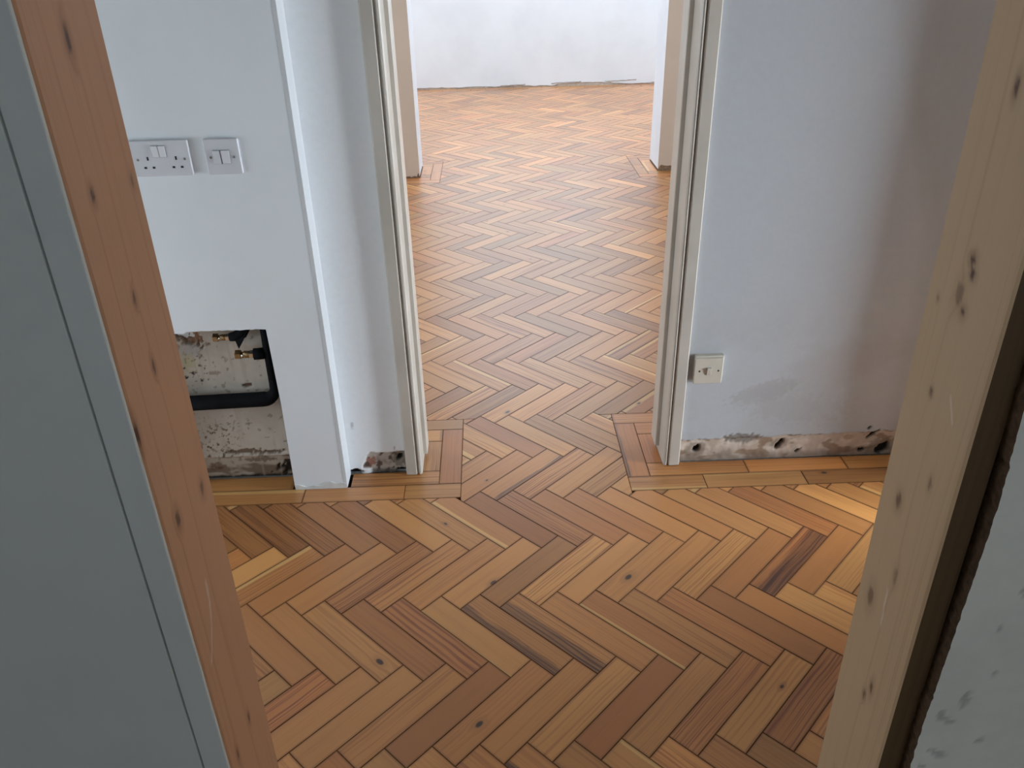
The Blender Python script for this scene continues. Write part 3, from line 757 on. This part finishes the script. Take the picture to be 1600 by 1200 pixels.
# hall ends, ceiling
def wall_box(name, m, b, label, cat='wall'):
    return tag(box(name, m, b), label, cat, kind='structure')
def window_wall(name, m, axis, pos, th, a0, a1, w0, w1, z0, z1, label):
    bm = bmesh.new()
    def bb(p, q, zz0, zz1):
        if axis == 'x': add_box(bm, pos, pos + th, p, q, zz0, zz1)
        else: add_box(bm, p, q, pos, pos + th, zz0, zz1)
    bb(a0, w0, -0.018, CEIL); bb(w1, a1, -0.018, CEIL); bb(w0, w1, -0.018, z0); bb(w0, w1, z1, CEIL)
    return tag(from_bm(name, bm, m), label, 'wall', kind='structure')
def window(idx, axis, pos, w0, w1, z0, z1, label):
    r = empty('window_%d' % idx, (pos, (w0 + w1) / 2, z0) if axis == 'x' else ((w0 + w1) / 2, pos, z0))
    def B(nm, m, p, q, zz0, zz1, h):
        b = (pos - h, pos + h, p, q, zz0, zz1) if axis == 'x' else (p, q, pos - h, pos + h, zz0, zz1)
        return box(nm, m, b, r)
    B('window_frame', M_UPVC, w0, w0 + 0.06, z0, z1, 0.03); B('window_frame', M_UPVC, w1 - 0.06, w1, z0, z1, 0.03)
    B('window_frame', M_UPVC, w0 + 0.06, w1 - 0.06, z0, z0 + 0.06, 0.03); B('window_frame', M_UPVC, w0 + 0.06, w1 - 0.06, z1 - 0.06, z1, 0.03)
    mid = (w0 + w1) / 2; B('mullion', M_UPVC, mid - 0.03, mid + 0.03, z0 + 0.06, z1 - 0.06, 0.03)
    B('pane', M_WINGLASS, w0 + 0.06, mid - 0.03, z0 + 0.06, z1 - 0.06, 0.003); B('pane', M_WINGLASS, mid + 0.03, w1 - 0.06, z0 + 0.06, z1 - 0.06, 0.003)
    return tag(r, label, 'window', kind='structure')

window_wall('wall_left', M_WHITE, 'x', HALL_L - 0.1, 0.1, NP1, WA0, 0.9, 1.8, 0.15, 1.25, 'white end wall of the hall with an added low window')
window(1, 'x', HALL_L - 0.04, 0.9, 1.8, 0.15, 1.25, 'low white framed window added to lift the hall light')  # added window, only there to brighten the hall
wall_box('wall_right', M_WHITE, (HALL_R, HALL_R + 0.1, 1.785, WA0 + 0.02, -0.018, CEIL), 'unseen pier added to darken the right end of the hall wall')  # unseen blocker, placed and sized for the wall's falloff to the right
wall_box('wall_right', M_WHITE, (HALL_R, HALL_R + 0.1, NP1, 1.47, -0.018, CEIL), 'unseen pier added to keep window light off the hall floor')  # unseen blocker added against window light on left jamb and near floor
window_wall('wall_right', M_WHITE, 'x', WX1, 0.1, NP1, WA1, 0.85, 1.95, 0.04, 1.04, 'white end wall of the hall with a low glazed opening')
window(6, 'x', WX1 + 0.05, 0.85, 1.95, 0.04, 1.04, 'low white framed glazing at the right end of the hall')
window_wall('wall_right', M_WHITE, 'x', WX1, 0.1, WA1, WB0, 2.9, 4.5, 0.8, 2.1, 'white side wall of the middle room opposite its first window')
window(7, 'x', WX1 + 0.05, 2.9, 4.5, 0.8, 2.1, 'second wide white framed window of the middle room')
# middle and back rooms
window_wall('wall_left', M_WHITE, 'x', WX0 - 0.1, 0.1, WA1, WB0, 2.9, 4.5, 0.8, 2.1, 'white side wall of the middle room with a window')
window(2, 'x', WX0 - 0.05, 2.9, 4.5, 0.8, 2.1, 'wide white framed window of the middle room')
window_wall('wall_left', M_BACK, 'x', WX0 - 0.1, 0.1, WB1, WC, 6.4, 8.6, 0.8, 2.1, 'white side wall of the back room with a wide window')
window(3, 'x', WX0 - 0.05, 6.4, 8.6, 0.8, 2.1, 'wide white framed window lighting the back room')
window_wall('wall_right', M_BACK, 'x', WX1, 0.1, WB1, WC, 6.4, 8.6, 0.8, 2.1, 'opposite white side wall of the back room with a window')
window(4, 'x', WX1 + 0.05, 6.4, 8.6, 0.8, 2.1, 'wide white framed window across the back room')
for (y0_, y1_, m_, lb) in ((NR0 - 0.2, (WB0 + WB1) / 2, mat_wall('bare_grey_ceiling_plaster', (0.33, 0.31, 0.29), (0.28, 0.26, 0.24), 0.3, 0.85), 'bare plaster ceiling over the near rooms'),):
    tag(box('ceiling', m_, (-2.8, 3.4, y0_, y1_, CEIL, CEIL + 0.08)), lb, 'ceiling', kind='structure')

RX0, RX1, RY0, RY1 = -0.65, 1.45, 6.0, 8.3            # roof window added out of view for its floor reflection
bm = bmesh.new(); yb_ = (WB0 + WB1) / 2
for b_ in ((-2.8, RX0, yb_, WC + 0.2), (RX1, 3.4, yb_, WC + 0.2), (RX0, RX1, yb_, RY0), (RX0, RX1, RY1, WC + 0.2)):
    add_box(bm, *b_, CEIL, CEIL + 0.08)
tag(from_bm('ceiling', bm, M_CEIL), 'white painted ceiling of the back room with an added roof window', 'ceiling', kind='structure')
roof = empty('window_9', (0.4, 7.15, CEIL)); tag(roof, 'unseen flat roof window added over the back room', 'window', kind='structure')
for b_ in ((RX0, RX0 + 0.05, RY0, RY1), (RX1 - 0.05, RX1, RY0, RY1), (RX0 + 0.05, RX1 - 0.05, RY0, RY0 + 0.05), (RX0 + 0.05, RX1 - 0.05, RY1 - 0.05, RY1)):
    box('window_frame', M_UPVC, (*b_, CEIL + 0.02, CEIL + 0.08), roof)
box('pane', M_WINGLASS, (RX0 + 0.05, RX1 - 0.05, RY0 + 0.05, RY1 - 0.05, CEIL + 0.045, CEIL + 0.051), roof)

# wall with the wide opening: plaster core, front skin broken off at the foot
bm = bmesh.new()
for (a, b) in ((WX0, BX0 - 0.004), (BX1 + 0.004, WX1)): add_box(bm, a, b, WB0 + 0.006, WB1, -0.018, CEIL)
add_box(bm, BX0 - 0.004, BX1 + 0.004, WB0 + 0.006, WB1, 2.38, CEIL)
wall_open = tag(from_bm('wall_opening', bm, mat_simple('brown_broken_render', (0.26, 0.17, 0.11), 0.95, var=0.4, scale=70, bump=1.0)), 'beige wall with a wide opening through to the back room', 'wall', kind='structure')
for side in (-1, 1):
    xe = BX0 if side < 0 else BX1
    xo = WX0 if side < 0 else WX1
    out = [(xo, CEIL), (xe, CEIL)]
    if side < 0: out += [(xe, 0.028), (xe - 0.012, 0.03)]
    else: out += [(xe, 0.012), (xe + 0.01, 0.03)]
    x = xe + side * 0.02
    while abs(x - xe) < 0.6:
        out.append((x, (0.034 if side > 0 else 0.012) + 0.022 * fbm(x * 25, 1, 2))); x += side * 0.012
    out += [(xo, 0.03)]
    prism('plaster_skin', M_BEIGE, out, 'y', WB0, WB0 + 0.006, wall_open)
    bm = bmesh.new()
    x0, x1 = (xe - 0.004, xe) if side < 0 else (xe, xe + 0.004)
    add_box(bm, x0, x1, WB0 + 0.0061, WB1, 0.012, CEIL)
    from_bm('reveal_skin', bm, M_REVEAL, wall_open)
# back wall: skim coat with a broken lower edge
BWX0, BWX1, BWZ0, BWZ1 = -0.70, 1.54, 1.0, 2.40
wall_back = window_wall('wall_back', mat_simple('old_render', (0.55, 0.49, 0.43), 0.9, var=0.25, scale=25, bump=0.5), 'y', WC + 0.008, 0.112, WX0 - 0.1, WX1 + 0.1, BWX0, BWX1, BWZ0, BWZ1, 'bright white back wall with its skirting removed')
window(8, 'y', WC + 0.09, BWX0, BWX1, BWZ0, BWZ1, 'unseen white framed window added high in the back wall')  # window added above view for its gleam on the parquet
out = [(WX0, BWZ0), (WX0, 0.03)]; x = WX0 + 0.02
while x < WX1 - 0.02:
    h = 0.016 + 0.012 * fbm(x * 2.2, 0, 6) + 0.008 * fbm(x * 9, 0, 3)
    if 0.75 < x < 1.35: h += 0.012
    out.append((x, max(0.004, h))); x += 0.02
out += [(WX1, 0.03), (WX1, BWZ0)]
prism('skim_coat', M_BACK, out, 'y', WC, WC + 0.008, wall_back)
for (xa, xb, za, zb) in ((WX0, BWX0, BWZ0, CEIL), (BWX1, WX1, BWZ0, CEIL), (BWX0, BWX1, BWZ1, CEIL)):
    box('skim_coat', M_BACK, (xa, xb, WC, WC + 0.008, za, zb), wall_back)
M_CRACK = mat_simple('grey_crack', (0.36, 0.33, 0.30), 0.9, var=0.3, scale=40)
for (xa, xb, za) in ((0.70, 1.02, 0.034), (1.28, 1.62, 0.040), (0.15, 0.42, 0.022)):    # raised grey strips standing in for thin dark cracks
    n = 12; lip = [(xa + (xb - xa) * i / n, za + 0.010 * i / n + 0.004 * fbm(i * 0.7, xa, 2)) for i in range(n + 1)]
    prism('crack_strip', M_CRACK, lip + [(p[0], p[1] - 0.007 - 0.004 * fbm(p[0] * 20, 3, 1)) for p in lip[::-1]], 'y', WC - 0.004, WC - 0.0005, wall_back)

# near room behind the camera
window_wall('wall_front', M_WHITE, 'y', NR0 - 0.1, 0.1, NRX0, NRX1, -0.45, 1.45, 0.85, 2.15, 'wall behind the viewer with a wide window')
window(5, 'y', NR0 - 0.05, -0.45, 1.45, 0.85, 2.15, 'wide white framed window of the near room')
wall_box('wall_left', M_GREY, (NRX0 - 0.1, NRX0, NR0, NP0, -0.018, CEIL), 'grey green side wall of the near room, left')
wall_box('wall_right', M_GREY, (NRX1, NRX1 + 0.1, NR0, NP0, -0.018, CEIL), 'grey green side wall of the near room, right')

# near partition: grey painted board on one side, old plaster on the other
def lean_l(z): return -0.331 + 0.0073 * z
def lean_r(z): return 0.4556 - 0.0128 * z
bm = bmesh.new()
add_box(bm, NRX0, -0.364, NP0, NP1, -0.018, CEIL); add_box(bm, NRX0 - 0.2, NRX0, NP0, NP1, -0.018, CEIL); add_box(bm, -0.364, 0.50, NP0, NP1, 2.06, CEIL)
near = tag(from_bm('wall_near', bm, M_GREY), 'grey green painted partition beside the orange door lining', 'wall', kind='structure')
# filler strip covering the lining edge
bm = bmesh.new(); vs = add_box(bm, -0.0275, 0.0, NP0 - 0.006, NP0 - 0.0005, 0.0, 2.03)
for v in vs: v.co.x += lean_l(v.co.z) - 0.0008
bmesh.ops.bevel(bm, geom=list(bm.edges), offset=0.0012, segments=2, affect='EDGES', profile=0.5)
strip = tag(from_bm('trim_1', bm, mat_wall('grey_primed_strip', (0.70, 0.755, 0.745), (0.62, 0.65, 0.66), 0.5, 0.5)), 'grey primed strip covering the front edge of the orange door lining', 'trim', kind='structure')
bm = bmesh.new(); add_box(bm, NRX0, -0.3605, NP0 - 0.0075, NP0 - 0.0005, 0.0, CEIL)
for v in bm.verts:
    if v.co.x > -1: v.co.x += 0.0073 * v.co.z
bmesh.ops.bevel(bm, geom=[e for e in bm.edges if all(v.co.x > -1 for v in e.verts)], offset=0.001, segments=2, affect='EDGES', profile=0.5)
from_bm('facing_board', bm, M_GREY, near)

# right hand old plaster: brown broken edge and grey face
def near_right(x, z):
    c = mixc((0.84, 0.86, 0.79), (0.78, 0.80, 0.74), smooth(-0.3, 0.3, fbm(x * 5, z * 5, 2)))
    d = 0.0006 * fbm(x * 25, z * 25, 5)
    for (cx, cz, rx, rz, sl) in ((0.489, 0.667, 0.004, 0.008, 0), (0.502, 0.655, 0.012, 0.004, -0.5), (0.500, 0.600, 0.014, 0.005, -0.5), (0.488, 0.575, 0.006, 0.005, -0.9), (0.512, 0.69, 0.004, 0.012, -0.5), (0.52, 0.80, 0.004, 0.006, 0), (0.535, 0.85, 0.006, 0.008, -0.5), (0.536, 0.90, 0.004, 0.008, -0.3), (0.545, 0.62, 0.004, 0.004, 0), (0.535, 0.73, 0.005, 0.004, 0)):
        h = hole(x, z, cx, cz, rx, rz, sl, 0.5); c = mixc(c, (0.36, 0.37, 0.35), 0.6 * h); d -= 0.0015 * h
    return d, c
def edge_x(z): return 0.4735 + 0.003 * fbm(0, z * 4, 2) + 0.0014 * fbm(0, z * 90, 7) - 0.006 * smooth(0.95, 1.1, z) + 0.004 * (1 - smooth(0.5, 0.62, z))
bm = bmesh.new(); 
zs = [i * 0.006 for i in range(int(CEIL / 0.006) + 1)]
A = [bm.verts.new((edge_x(z), 0.600, z)) for z in zs]; Bv = [bm.verts.new((edge_x(z) + 0.002 * fbm(3, z * 70, 1) , 0.611, z)) for z in zs]; Cv = [bm.verts.new((edge_x(z) + 0.006 + 0.003 * fbm(5, z * 50, 1), 0.645, z)) for z in zs]
for i in range(len(zs) - 1):
    for P, Q in ((A, Bv), (Bv, Cv)): bm.faces.new((P[i], P[i + 1], Q[i + 1], Q[i]))
near_r = empty('wall_near', (1.2, 0.67, 0.0)); tag(near_r, 'old grey green plaster wall with a broken brown edge beside the pale door lining', 'wall', kind='structure')
from_bm('broken_edge', bm, M_CORE, near_r)
nx = 60; V = []; Fc = []; Cc = []
for z in [i * 0.006 for i in range(int(1.5 / 0.006) + 1)] + [CEIL]:
    e = edge_x(min(z, CEIL))
    for i in range(nx + 1):
        xx = e + (0.80 - e) * (i / nx) ** 1.4; d, c = near_right(xx, z); V.append((xx, 0.600 - d * (1 if i else 0), z)); Cc += [*c, 1]
    s = len(V) - (nx + 1)
    if z > 0:
        for i in range(nx): Fc.append((s - nx - 1 + i, s - nx + i, s + i + 1, s + i))
me = bpy.data.meshes.new('plaster_face'); me.from_pydata(V, [], Fc)
me.color_attributes.new('Col', 'FLOAT_COLOR', 'POINT').data.foreach_set('color', Cc)
for p in me.polygons: p.use_smooth = True
link('plaster_face', me, M_GREYR, near_r)
box('wall_core', M_CORE, (0.492, WX1 + 0.1, 0.612, NP1, -0.018, CEIL), near_r)
box('plaster_face', M_GREY, (0.80, NRX1, 0.600, 0.612, -0.018, CEIL), near_r)

# ------------------------------------------------------------------ near door lining of new softwood
lining = empty('door_1', (0.06, 0.685, 0.0))
tag(lining, 'new unpainted softwood door lining framing the view into the hall', 'door frame', kind='structure')
def jamb(side, m, knots, glints_scuffs=None):
    """board 28 mm thick; the face towards the opening is a fine grid carrying the knots"""
    lean = lean_l if side < 0 else lean_r
    V, Fc, K = [], [], []
    zs = [i * 0.005 for i in range(301)] + [1.7, 2.03]; ys = [NP0 + 0.13 * i / 44 for i in range(45)]
    for z in zs:
        for y in ys:
            kr = kg = kb = 0.0
            for (ky, kz, ry, rz, st) in knots:
                r = math.hypot((y - ky) / ry, (z - kz) / rz) + 0.25 * fbm(y * 120, z * 60, kz)
                kr = max(kr, st * (1 - smooth(0.75, 1.15, r))); kg = max(kg, 0.6 * st * (1 - smooth(1.0, 3.2, r)))
            if glints_scuffs:
                for (y0, z0, y1, z1, bow, wd) in glints_scuffs:
                    t = (z - z0) / (z1 - z0)
                    if 0 < t < 1:
                        yc = y0 + (y1 - y0) * t + bow * math.sin(math.pi * t); kb = max(kb, 0.35 * (1 - smooth(wd * 0.4, wd, abs(y - yc))))
            rnd = 0.002 * (y in (ys[0], ys[-1]))
            V.append((lean(z) + (side * rnd), y, z)); K += [kr, kg, kb, 1]
    n = len(ys)
    for j in range(len(zs) - 1):
        for i in range(n - 1):
            a = j * n + i; Fc.append((a, a + 1, a + n + 1, a + n) if side < 0 else (a, a + n, a + n + 1, a + 1))
    s = len(V)
    T = 0.028 * side
    for z in zs:                       # back edges
        V.append((lean(z) + T, ys[0], z)); V.append((lean(z) + T, ys[-1], z)); K += [0, 0, 0, 1] * 2
    for j in range(len(zs) - 1):
        f0, f1, b0, b1 = j * n, (j + 1) * n, s + 2 * j, s + 2 * j + 2
        q = [(f0, f1, b1, b0), (f0 + n - 1, b0 + 1, b1 + 1, f1 + n - 1), (b0, b1, b1 + 1, b0 + 1)]
        Fc += q if side < 0 else [t[::-1] for t in q]
    j = len(zs) - 1
    Fc.append([0 + i for i in range(n)][::-1] + [s, s + 1]); Fc.append([j * n + i for i in range(n)] + [s + 2 * j + 1, s + 2 * j])
    me = bpy.data.meshes.new('jamb'); me.from_pydata(V, [], Fc)
    me.color_attributes.new('knot', 'FLOAT_COLOR', 'POINT').data.foreach_set('color', K)
    me.materials.append(m); me.materials.append(M_EDGE_SHADE)
    for p in me.polygons:
        if abs(p.normal.y) > 0.7: p.material_index = 1
    return link('jamb', me, None, lining)
jamb(-1, M_PINE_L, [(0.683, 1.386, .004, .010, 1), (0.656, 1.272, .003, .006, 1), (0.735, 1.264, .003, .006, .7), (0.682, 1.171, .003, .006, .9), (0.685, 1.101, .003, .007, 1), (0.723, 0.932, .0045, .008, .7), (0.652, 0.944, .005, .009, .9), (0.622, 1.066, .003, .012, .9), (0.695, 0.595, .003, .008, .8), (0.643, 0.595, .003, .010, .9)],
     glints_scuffs=[(0.676, 0.845, 0.640, 0.752, 0.010, 0.003)])  # pale curved reflection painted into the left jamb colour
jamb(1, M_PINE_R, [(0.689, 1.33, .003, .008, 1), (0.688, 1.180, .004, .0055, 1), (0.683, 1.168, .004, .0045, 1), (0.695, 1.143, .0065, .011, .55), (0.684, 1.130, .004, .005, 1), (0.728, 1.125, .0015, .004, .6), (0.701, 1.033, .003, .004, .7), (0.664, 0.945, .003, .007, .6), (0.710, 0.888, .005, .009, .75), (0.681, 0.803, .004, .012, .4), (0.719, 0.736, .0065, .013, .6), (0.682, 0.607, .003, .007, .8), (0.671, 0.631, .0035, .009, .8), (0.70, 0.42, .005, .008, .6)],
     glints_scuffs=[(0.668, 1.05, 0.650, 1.02, 0.003, 0.002), (0.690, 0.78, 0.684, 0.72, 0.0, 0.002)])
box('head', M_PINE_R, (lean_l(2.03) - 0.028, lean_r(2.03) + 0.028, NP0, NP1, 2.03, 2.058), lining)

# ------------------------------------------------------------------ painted door frame in the doorway
frame = empty('door_2', ((DX0 + DX1) / 2, WA0, 0.0))
tag(frame, 'chipped cream painted door frame around the doorway, door removed', 'door frame', kind='structure')
for side in (-1, 1):
    X = DX0 if side < 0 else DX1
    sx = side
    # architrave: ovolo profile, flat outwards and beads towards the opening
    prof = [(0.0, 2.066), (0.0, 2.052), (0.003, 2.047), (0.007, 2.046), (0.010, 2.049), (0.0115, 2.053), (0.014, 2.0535), (0.0155, 2.049), (0.018, 2.0455), (0.046, 2.0465), (0.049, 2.0495), (0.050, 2.066)]
    pp = [(X + sx * p[0], p[1]) for p in prof]
    prism('architrave', M_GLOSS, pp, 'z', 0.002, 2.07, frame)
    # lining with its door stop
    prism('jamb', M_GLOSS, [(X, 2.0665), (X + sx * 0.03, 2.0665), (X + sx * 0.03, WA1 + 0.002), (X, WA1 + 0.002)], 'z', -0.018, 2.04, frame)
    st = 0.012 * -sx
    prism('door_stop', M_GLOSS, [(X, 2.128), (X + st * 0.85, 2.128), (X + st, 2.1305), (X + st, WA1 - 0.008), (X, WA1 - 0.008)], 'z', 0.022, 2.03, frame)
box('head', M_GLOSS, (DX0, DX1, 2.0665, WA1 + 0.002, 2.03, 2.04), frame)
box('architrave', M_GLOSS, (DX0 - 0.05, DX1 + 0.05, 2.046, 2.066, 2.071, 2.12), frame, bevel=0.002)

# ------------------------------------------------------------------ wall fittings
def plate_mesh(name, m, x0, x1, z0, z1, y_wall, depth, parent, r=0.004):
    bm = bmesh.new(); add_box(bm, x0, x1, y_wall - depth, y_wall, z0, z1)
    side = [e for e in bm.edges if abs(e.verts[0].co.y - e.verts[1].co.y) > 1e-5]
    bmesh.ops.bevel(bm, geom=side, offset=r, segments=4, affect='EDGES', profile=0.5)
    fr = [e for e in bm.edges if all(abs(v.co.y - (y_wall - depth)) < 1e-6 for v in e.verts) and len(e.link_faces) == 2]
    bmesh.ops.bevel(bm, geom=fr, offset=min(0.0025, depth * 0.4), segments=3, affect='EDGES', profile=0.5)
    return from_bm(name, bm, m, parent)
def rocker(m, x0, x1, z0, z1, y, parent, tilt=0.0012, name='rocker'):
    bm = bmesh.new(); vs = add_box(bm, x0, x1, y - 0.003, y + 0.001, z0, z1)
    for v in vs:
        if v.co.y < y: v.co.y += -tilt if v.co.z > (z0 + z1) / 2 else tilt
    bmesh.ops.bevel(bm, geom=list(bm.edges), offset=0.0006, segments=2, affect='EDGES', profile=0.5)
    return from_bm(name, bm, m, parent)
def screw(x, z, y, parent, r=0.0032, m=None):
    s = tube('screw', m or M_SCREW, [(x, y + 0.0005, z), (x, y - 0.0008, z), (x, y - 0.0014, z)], [r, r, r * 0.8], parent, 14)
    box('screw_slot', M_BLACK, (x - r * 0.75, x + r * 0.75, y - 0.0017, y - 0.0013, z - 0.0004, z + 0.0004), s)
    return s
Yp = PANEL_V
sock = empty('double_socket', (-0.788, Yp, 0.952)); tag(sock, 'white two gang plug socket with two rocker switches on the plasterboard wall', 'socket')
x0, x1, z0, z1 = -0.861, -0.718, 0.953, 1.038; dp = 0.0085; yf = Yp - dp
plate_mesh('faceplate', M_PLATE, x0, x1, z0, z1, Yp, dp, sock)
box('seam_shade', mat_simple('seam_shadow_grey', (0.25, 0.25, 0.27), 0.6), (-0.8065, -0.7725, yf - 0.0004, yf + 0.001, 0.9985, 1.0265), sock)  # grey plate puts the shaded seam round the rockers into colour
rocker(M_ROCKER, -0.8055, -0.7903, 0.9992, 1.0258, yf, sock); rocker(M_ROCKER, -0.7888, -0.7735, 0.9992, 1.0258, yf, sock)
for cx in (-0.8235, -0.7520):
    for (dx, dz, wx, wz) in ((0.0, 0.0, 0.0042, 0.0085), (-0.0095, -0.0215, 0.0062, 0.0048), (0.0105, -0.0215, 0.0062, 0.0048)):
        sgn = 0.004 if cx < -0.8 else 0.0
        box('socket_slot', M_BLACK, (cx + dx + sgn - wx / 2, cx + dx + sgn + wx / 2, yf - 0.0005, yf + 0.003, 0.996 + dz - wz / 2, 0.996 + dz + wz / 2), sock)
screw(-0.8435, 0.9935, yf, sock); screw(-0.7320, 0.9935, yf, sock)

spur = empty('fused_spur', (-0.64, Yp, 0.952)); tag(spur, 'white single plate with fuse carrier and rocker switch beside the double socket', 'switch')
x0, x1 = -0.682, -0.5985
plate_mesh('faceplate', M_PLATE, x0, x1, z0, z1, Yp, dp, spur)
box('seam_shade', bpy.data.materials['seam_shadow_grey'], (-0.6625, -0.6222, yf - 0.0004, yf + 0.001, 0.9785, 1.0115), spur)
rocker(M_PLATE, -0.6618, -0.6455, 0.9792, 1.0108, yf, spur, 0.0, 'fuse_carrier'); rocker(M_ROCKER, -0.6420, -0.6230, 0.9792, 1.0108, yf, spur)
screw(-0.6695, 0.9945, yf, spur); screw(-0.6135, 0.9945, yf, spur)

sw = empty('light_switch', (0.6165, WA0, 0.288)); tag(sw, 'ivory single rocker switch on a raised box low on the stained right wall', 'switch')
yb = WA0 + 0.001
plate_mesh('back_box', M_IVORY, 0.575, 0.659, 0.291, 0.377, yb, 0.016, sw, 0.003)
plate_mesh('faceplate', M_IVORY, 0.573, 0.656, 0.289, 0.372, yb - 0.016, 0.007, sw, 0.004)
yf2 = yb - 0.023
box('seam_shade', bpy.data.materials['seam_shadow_grey'], (0.6085, 0.6225, yf2 - 0.0003, yf2 + 0.001, 0.3175, 0.3425), sw)
rocker(M_IVORY, 0.6095, 0.6218, 0.3185, 0.3415, yf2 - 0.001, sw, 0.002)
for sxx in (0.5885, 0.6435):
    tube('screw_hole', M_BLACK, [(sxx, yf2 + 0.002, 0.331), (sxx, yf2 - 0.0004, 0.331)], 0.0028, sw, 12)

# ------------------------------------------------------------------ pipework in the cut-out
pipe = empty('lagged_pipe', (-0.75, 2.04, 0.262)); tag(pipe, 'black foam lagged pipe with an elbow inside the wall cut-out', 'pipe')
yp = 2.040
bend = [(-0.99, yp, 0.2825), (-0.90, yp, 0.2845), (-0.80, yp, 0.2875), (-0.70, yp, 0.290), (-0.672, yp, 0.291)]
for i in range(1, 9):
    a = i / 8 * math.pi / 2; bend.append((-0.672 + 0.034 * math.sin(a), yp, 0.325 - 0.034 * math.cos(a)))
bend += [(-0.6375, yp, 0.36)]
tube('pipe_lagging', M_LAG, bend, [0.022] * 5 + [0.0215 - 0.0012 * i for i in range(8)] + [0.0125], pipe, 20)
tube('pipe_lagging', M_LAG, [(-0.6375, yp, 0.355), (-0.6365, yp, 0.44), (-0.6345, yp, 0.53), (-0.634, yp, 0.59)], 0.0125, pipe, 16)
valve = empty('isolating_valve', (-0.69, 2.035, 0.425)); tag(valve, 'brass isolating valve with a blank nut joined to the vertical black pipe', 'valve')
def hexnut(name, m, xa, xb, y, z, r, parent): return tube(name, m, [(xa, y, z), (xa + 0.001, y, z), (xb - 0.001, y, z), (xb, y, z)], [r * 0.9, r, r, r * 0.9], parent, 6)
def valve_parts(v, x, y, z, k=1.0, sleeve_to=None):
    n = hexnut('blank_nut', M_BRASS, x, x + 0.016 * k, y, z, 0.0145 * k, v); n.data.polygons.foreach_set('use_smooth', [False] * len(n.data.polygons))
    tube('valve_body', M_BRASS, [(x + 0.016 * k, y, z), (x + 0.022 * k, y, z), (x + 0.024 * k, y, z), (x + 0.038 * k, y, z), (x + 0.040 * k, y, z)], [0.008 * k, 0.008 * k, 0.0105 * k, 0.0105 * k, 0.009 * k], v, 18)
    s = tube('valve_screw', M_BRASS2, [(x + 0.0225 * k, y - 0.0085 * k, z), (x + 0.0225 * k, y - 0.0125 * k, z)], 0.0055 * k, v, 14)
    box('screw_slot', M_BLACK, (x + 0.0190 * k, x + 0.0260 * k, y - 0.0131 * k, y - 0.0124 * k, z - 0.0008, z + 0.0008), s)
    n = hexnut('compression_nut', M_BRASS2, x + 0.040 * k, x + 0.053 * k, y, z, 0.0125 * k, v); n.data.polygons.foreach_set('use_smooth', [False] * len(n.data.polygons))
valve_parts(valve, -0.7255, 2.034, 0.440, 0.98)
tube('pipe_sleeve', M_LAG, [(-0.6745, 2.034, 0.440), (-0.660, 2.035, 0.440), (-0.649, 2.037, 0.440)], 0.0165, valve, 16)
valve2 = empty('isolating_valve', (-0.745, 2.035, 0.48)); tag(valve2, 'smaller brass valve on a curved black pipe under the top edge of the cut-out', 'valve')
valve_parts(valve2, -0.777, 2.036, 0.4935, 0.86)
tube('pipe_sleeve', M_LAG, [(-0.732, 2.036, 0.4935), (-0.715, 2.036, 0.4955), (-0.700, 2.038, 0.503), (-0.690, 2.040, 0.52), (-0.686, 2.042, 0.55), (-0.685, 2.042, 0.585)], [0.012, 0.0145, 0.017, 0.018, 0.0165, 0.0165], valve2, 16)
prism('torn_tape', M_LAG, [(-0.712, 0.49), (-0.69, 0.503), (-0.676, 0.52), (-0.690, 0.492), (-0.707, 0.466)], 'y', 2.016, 2.019, valve2)
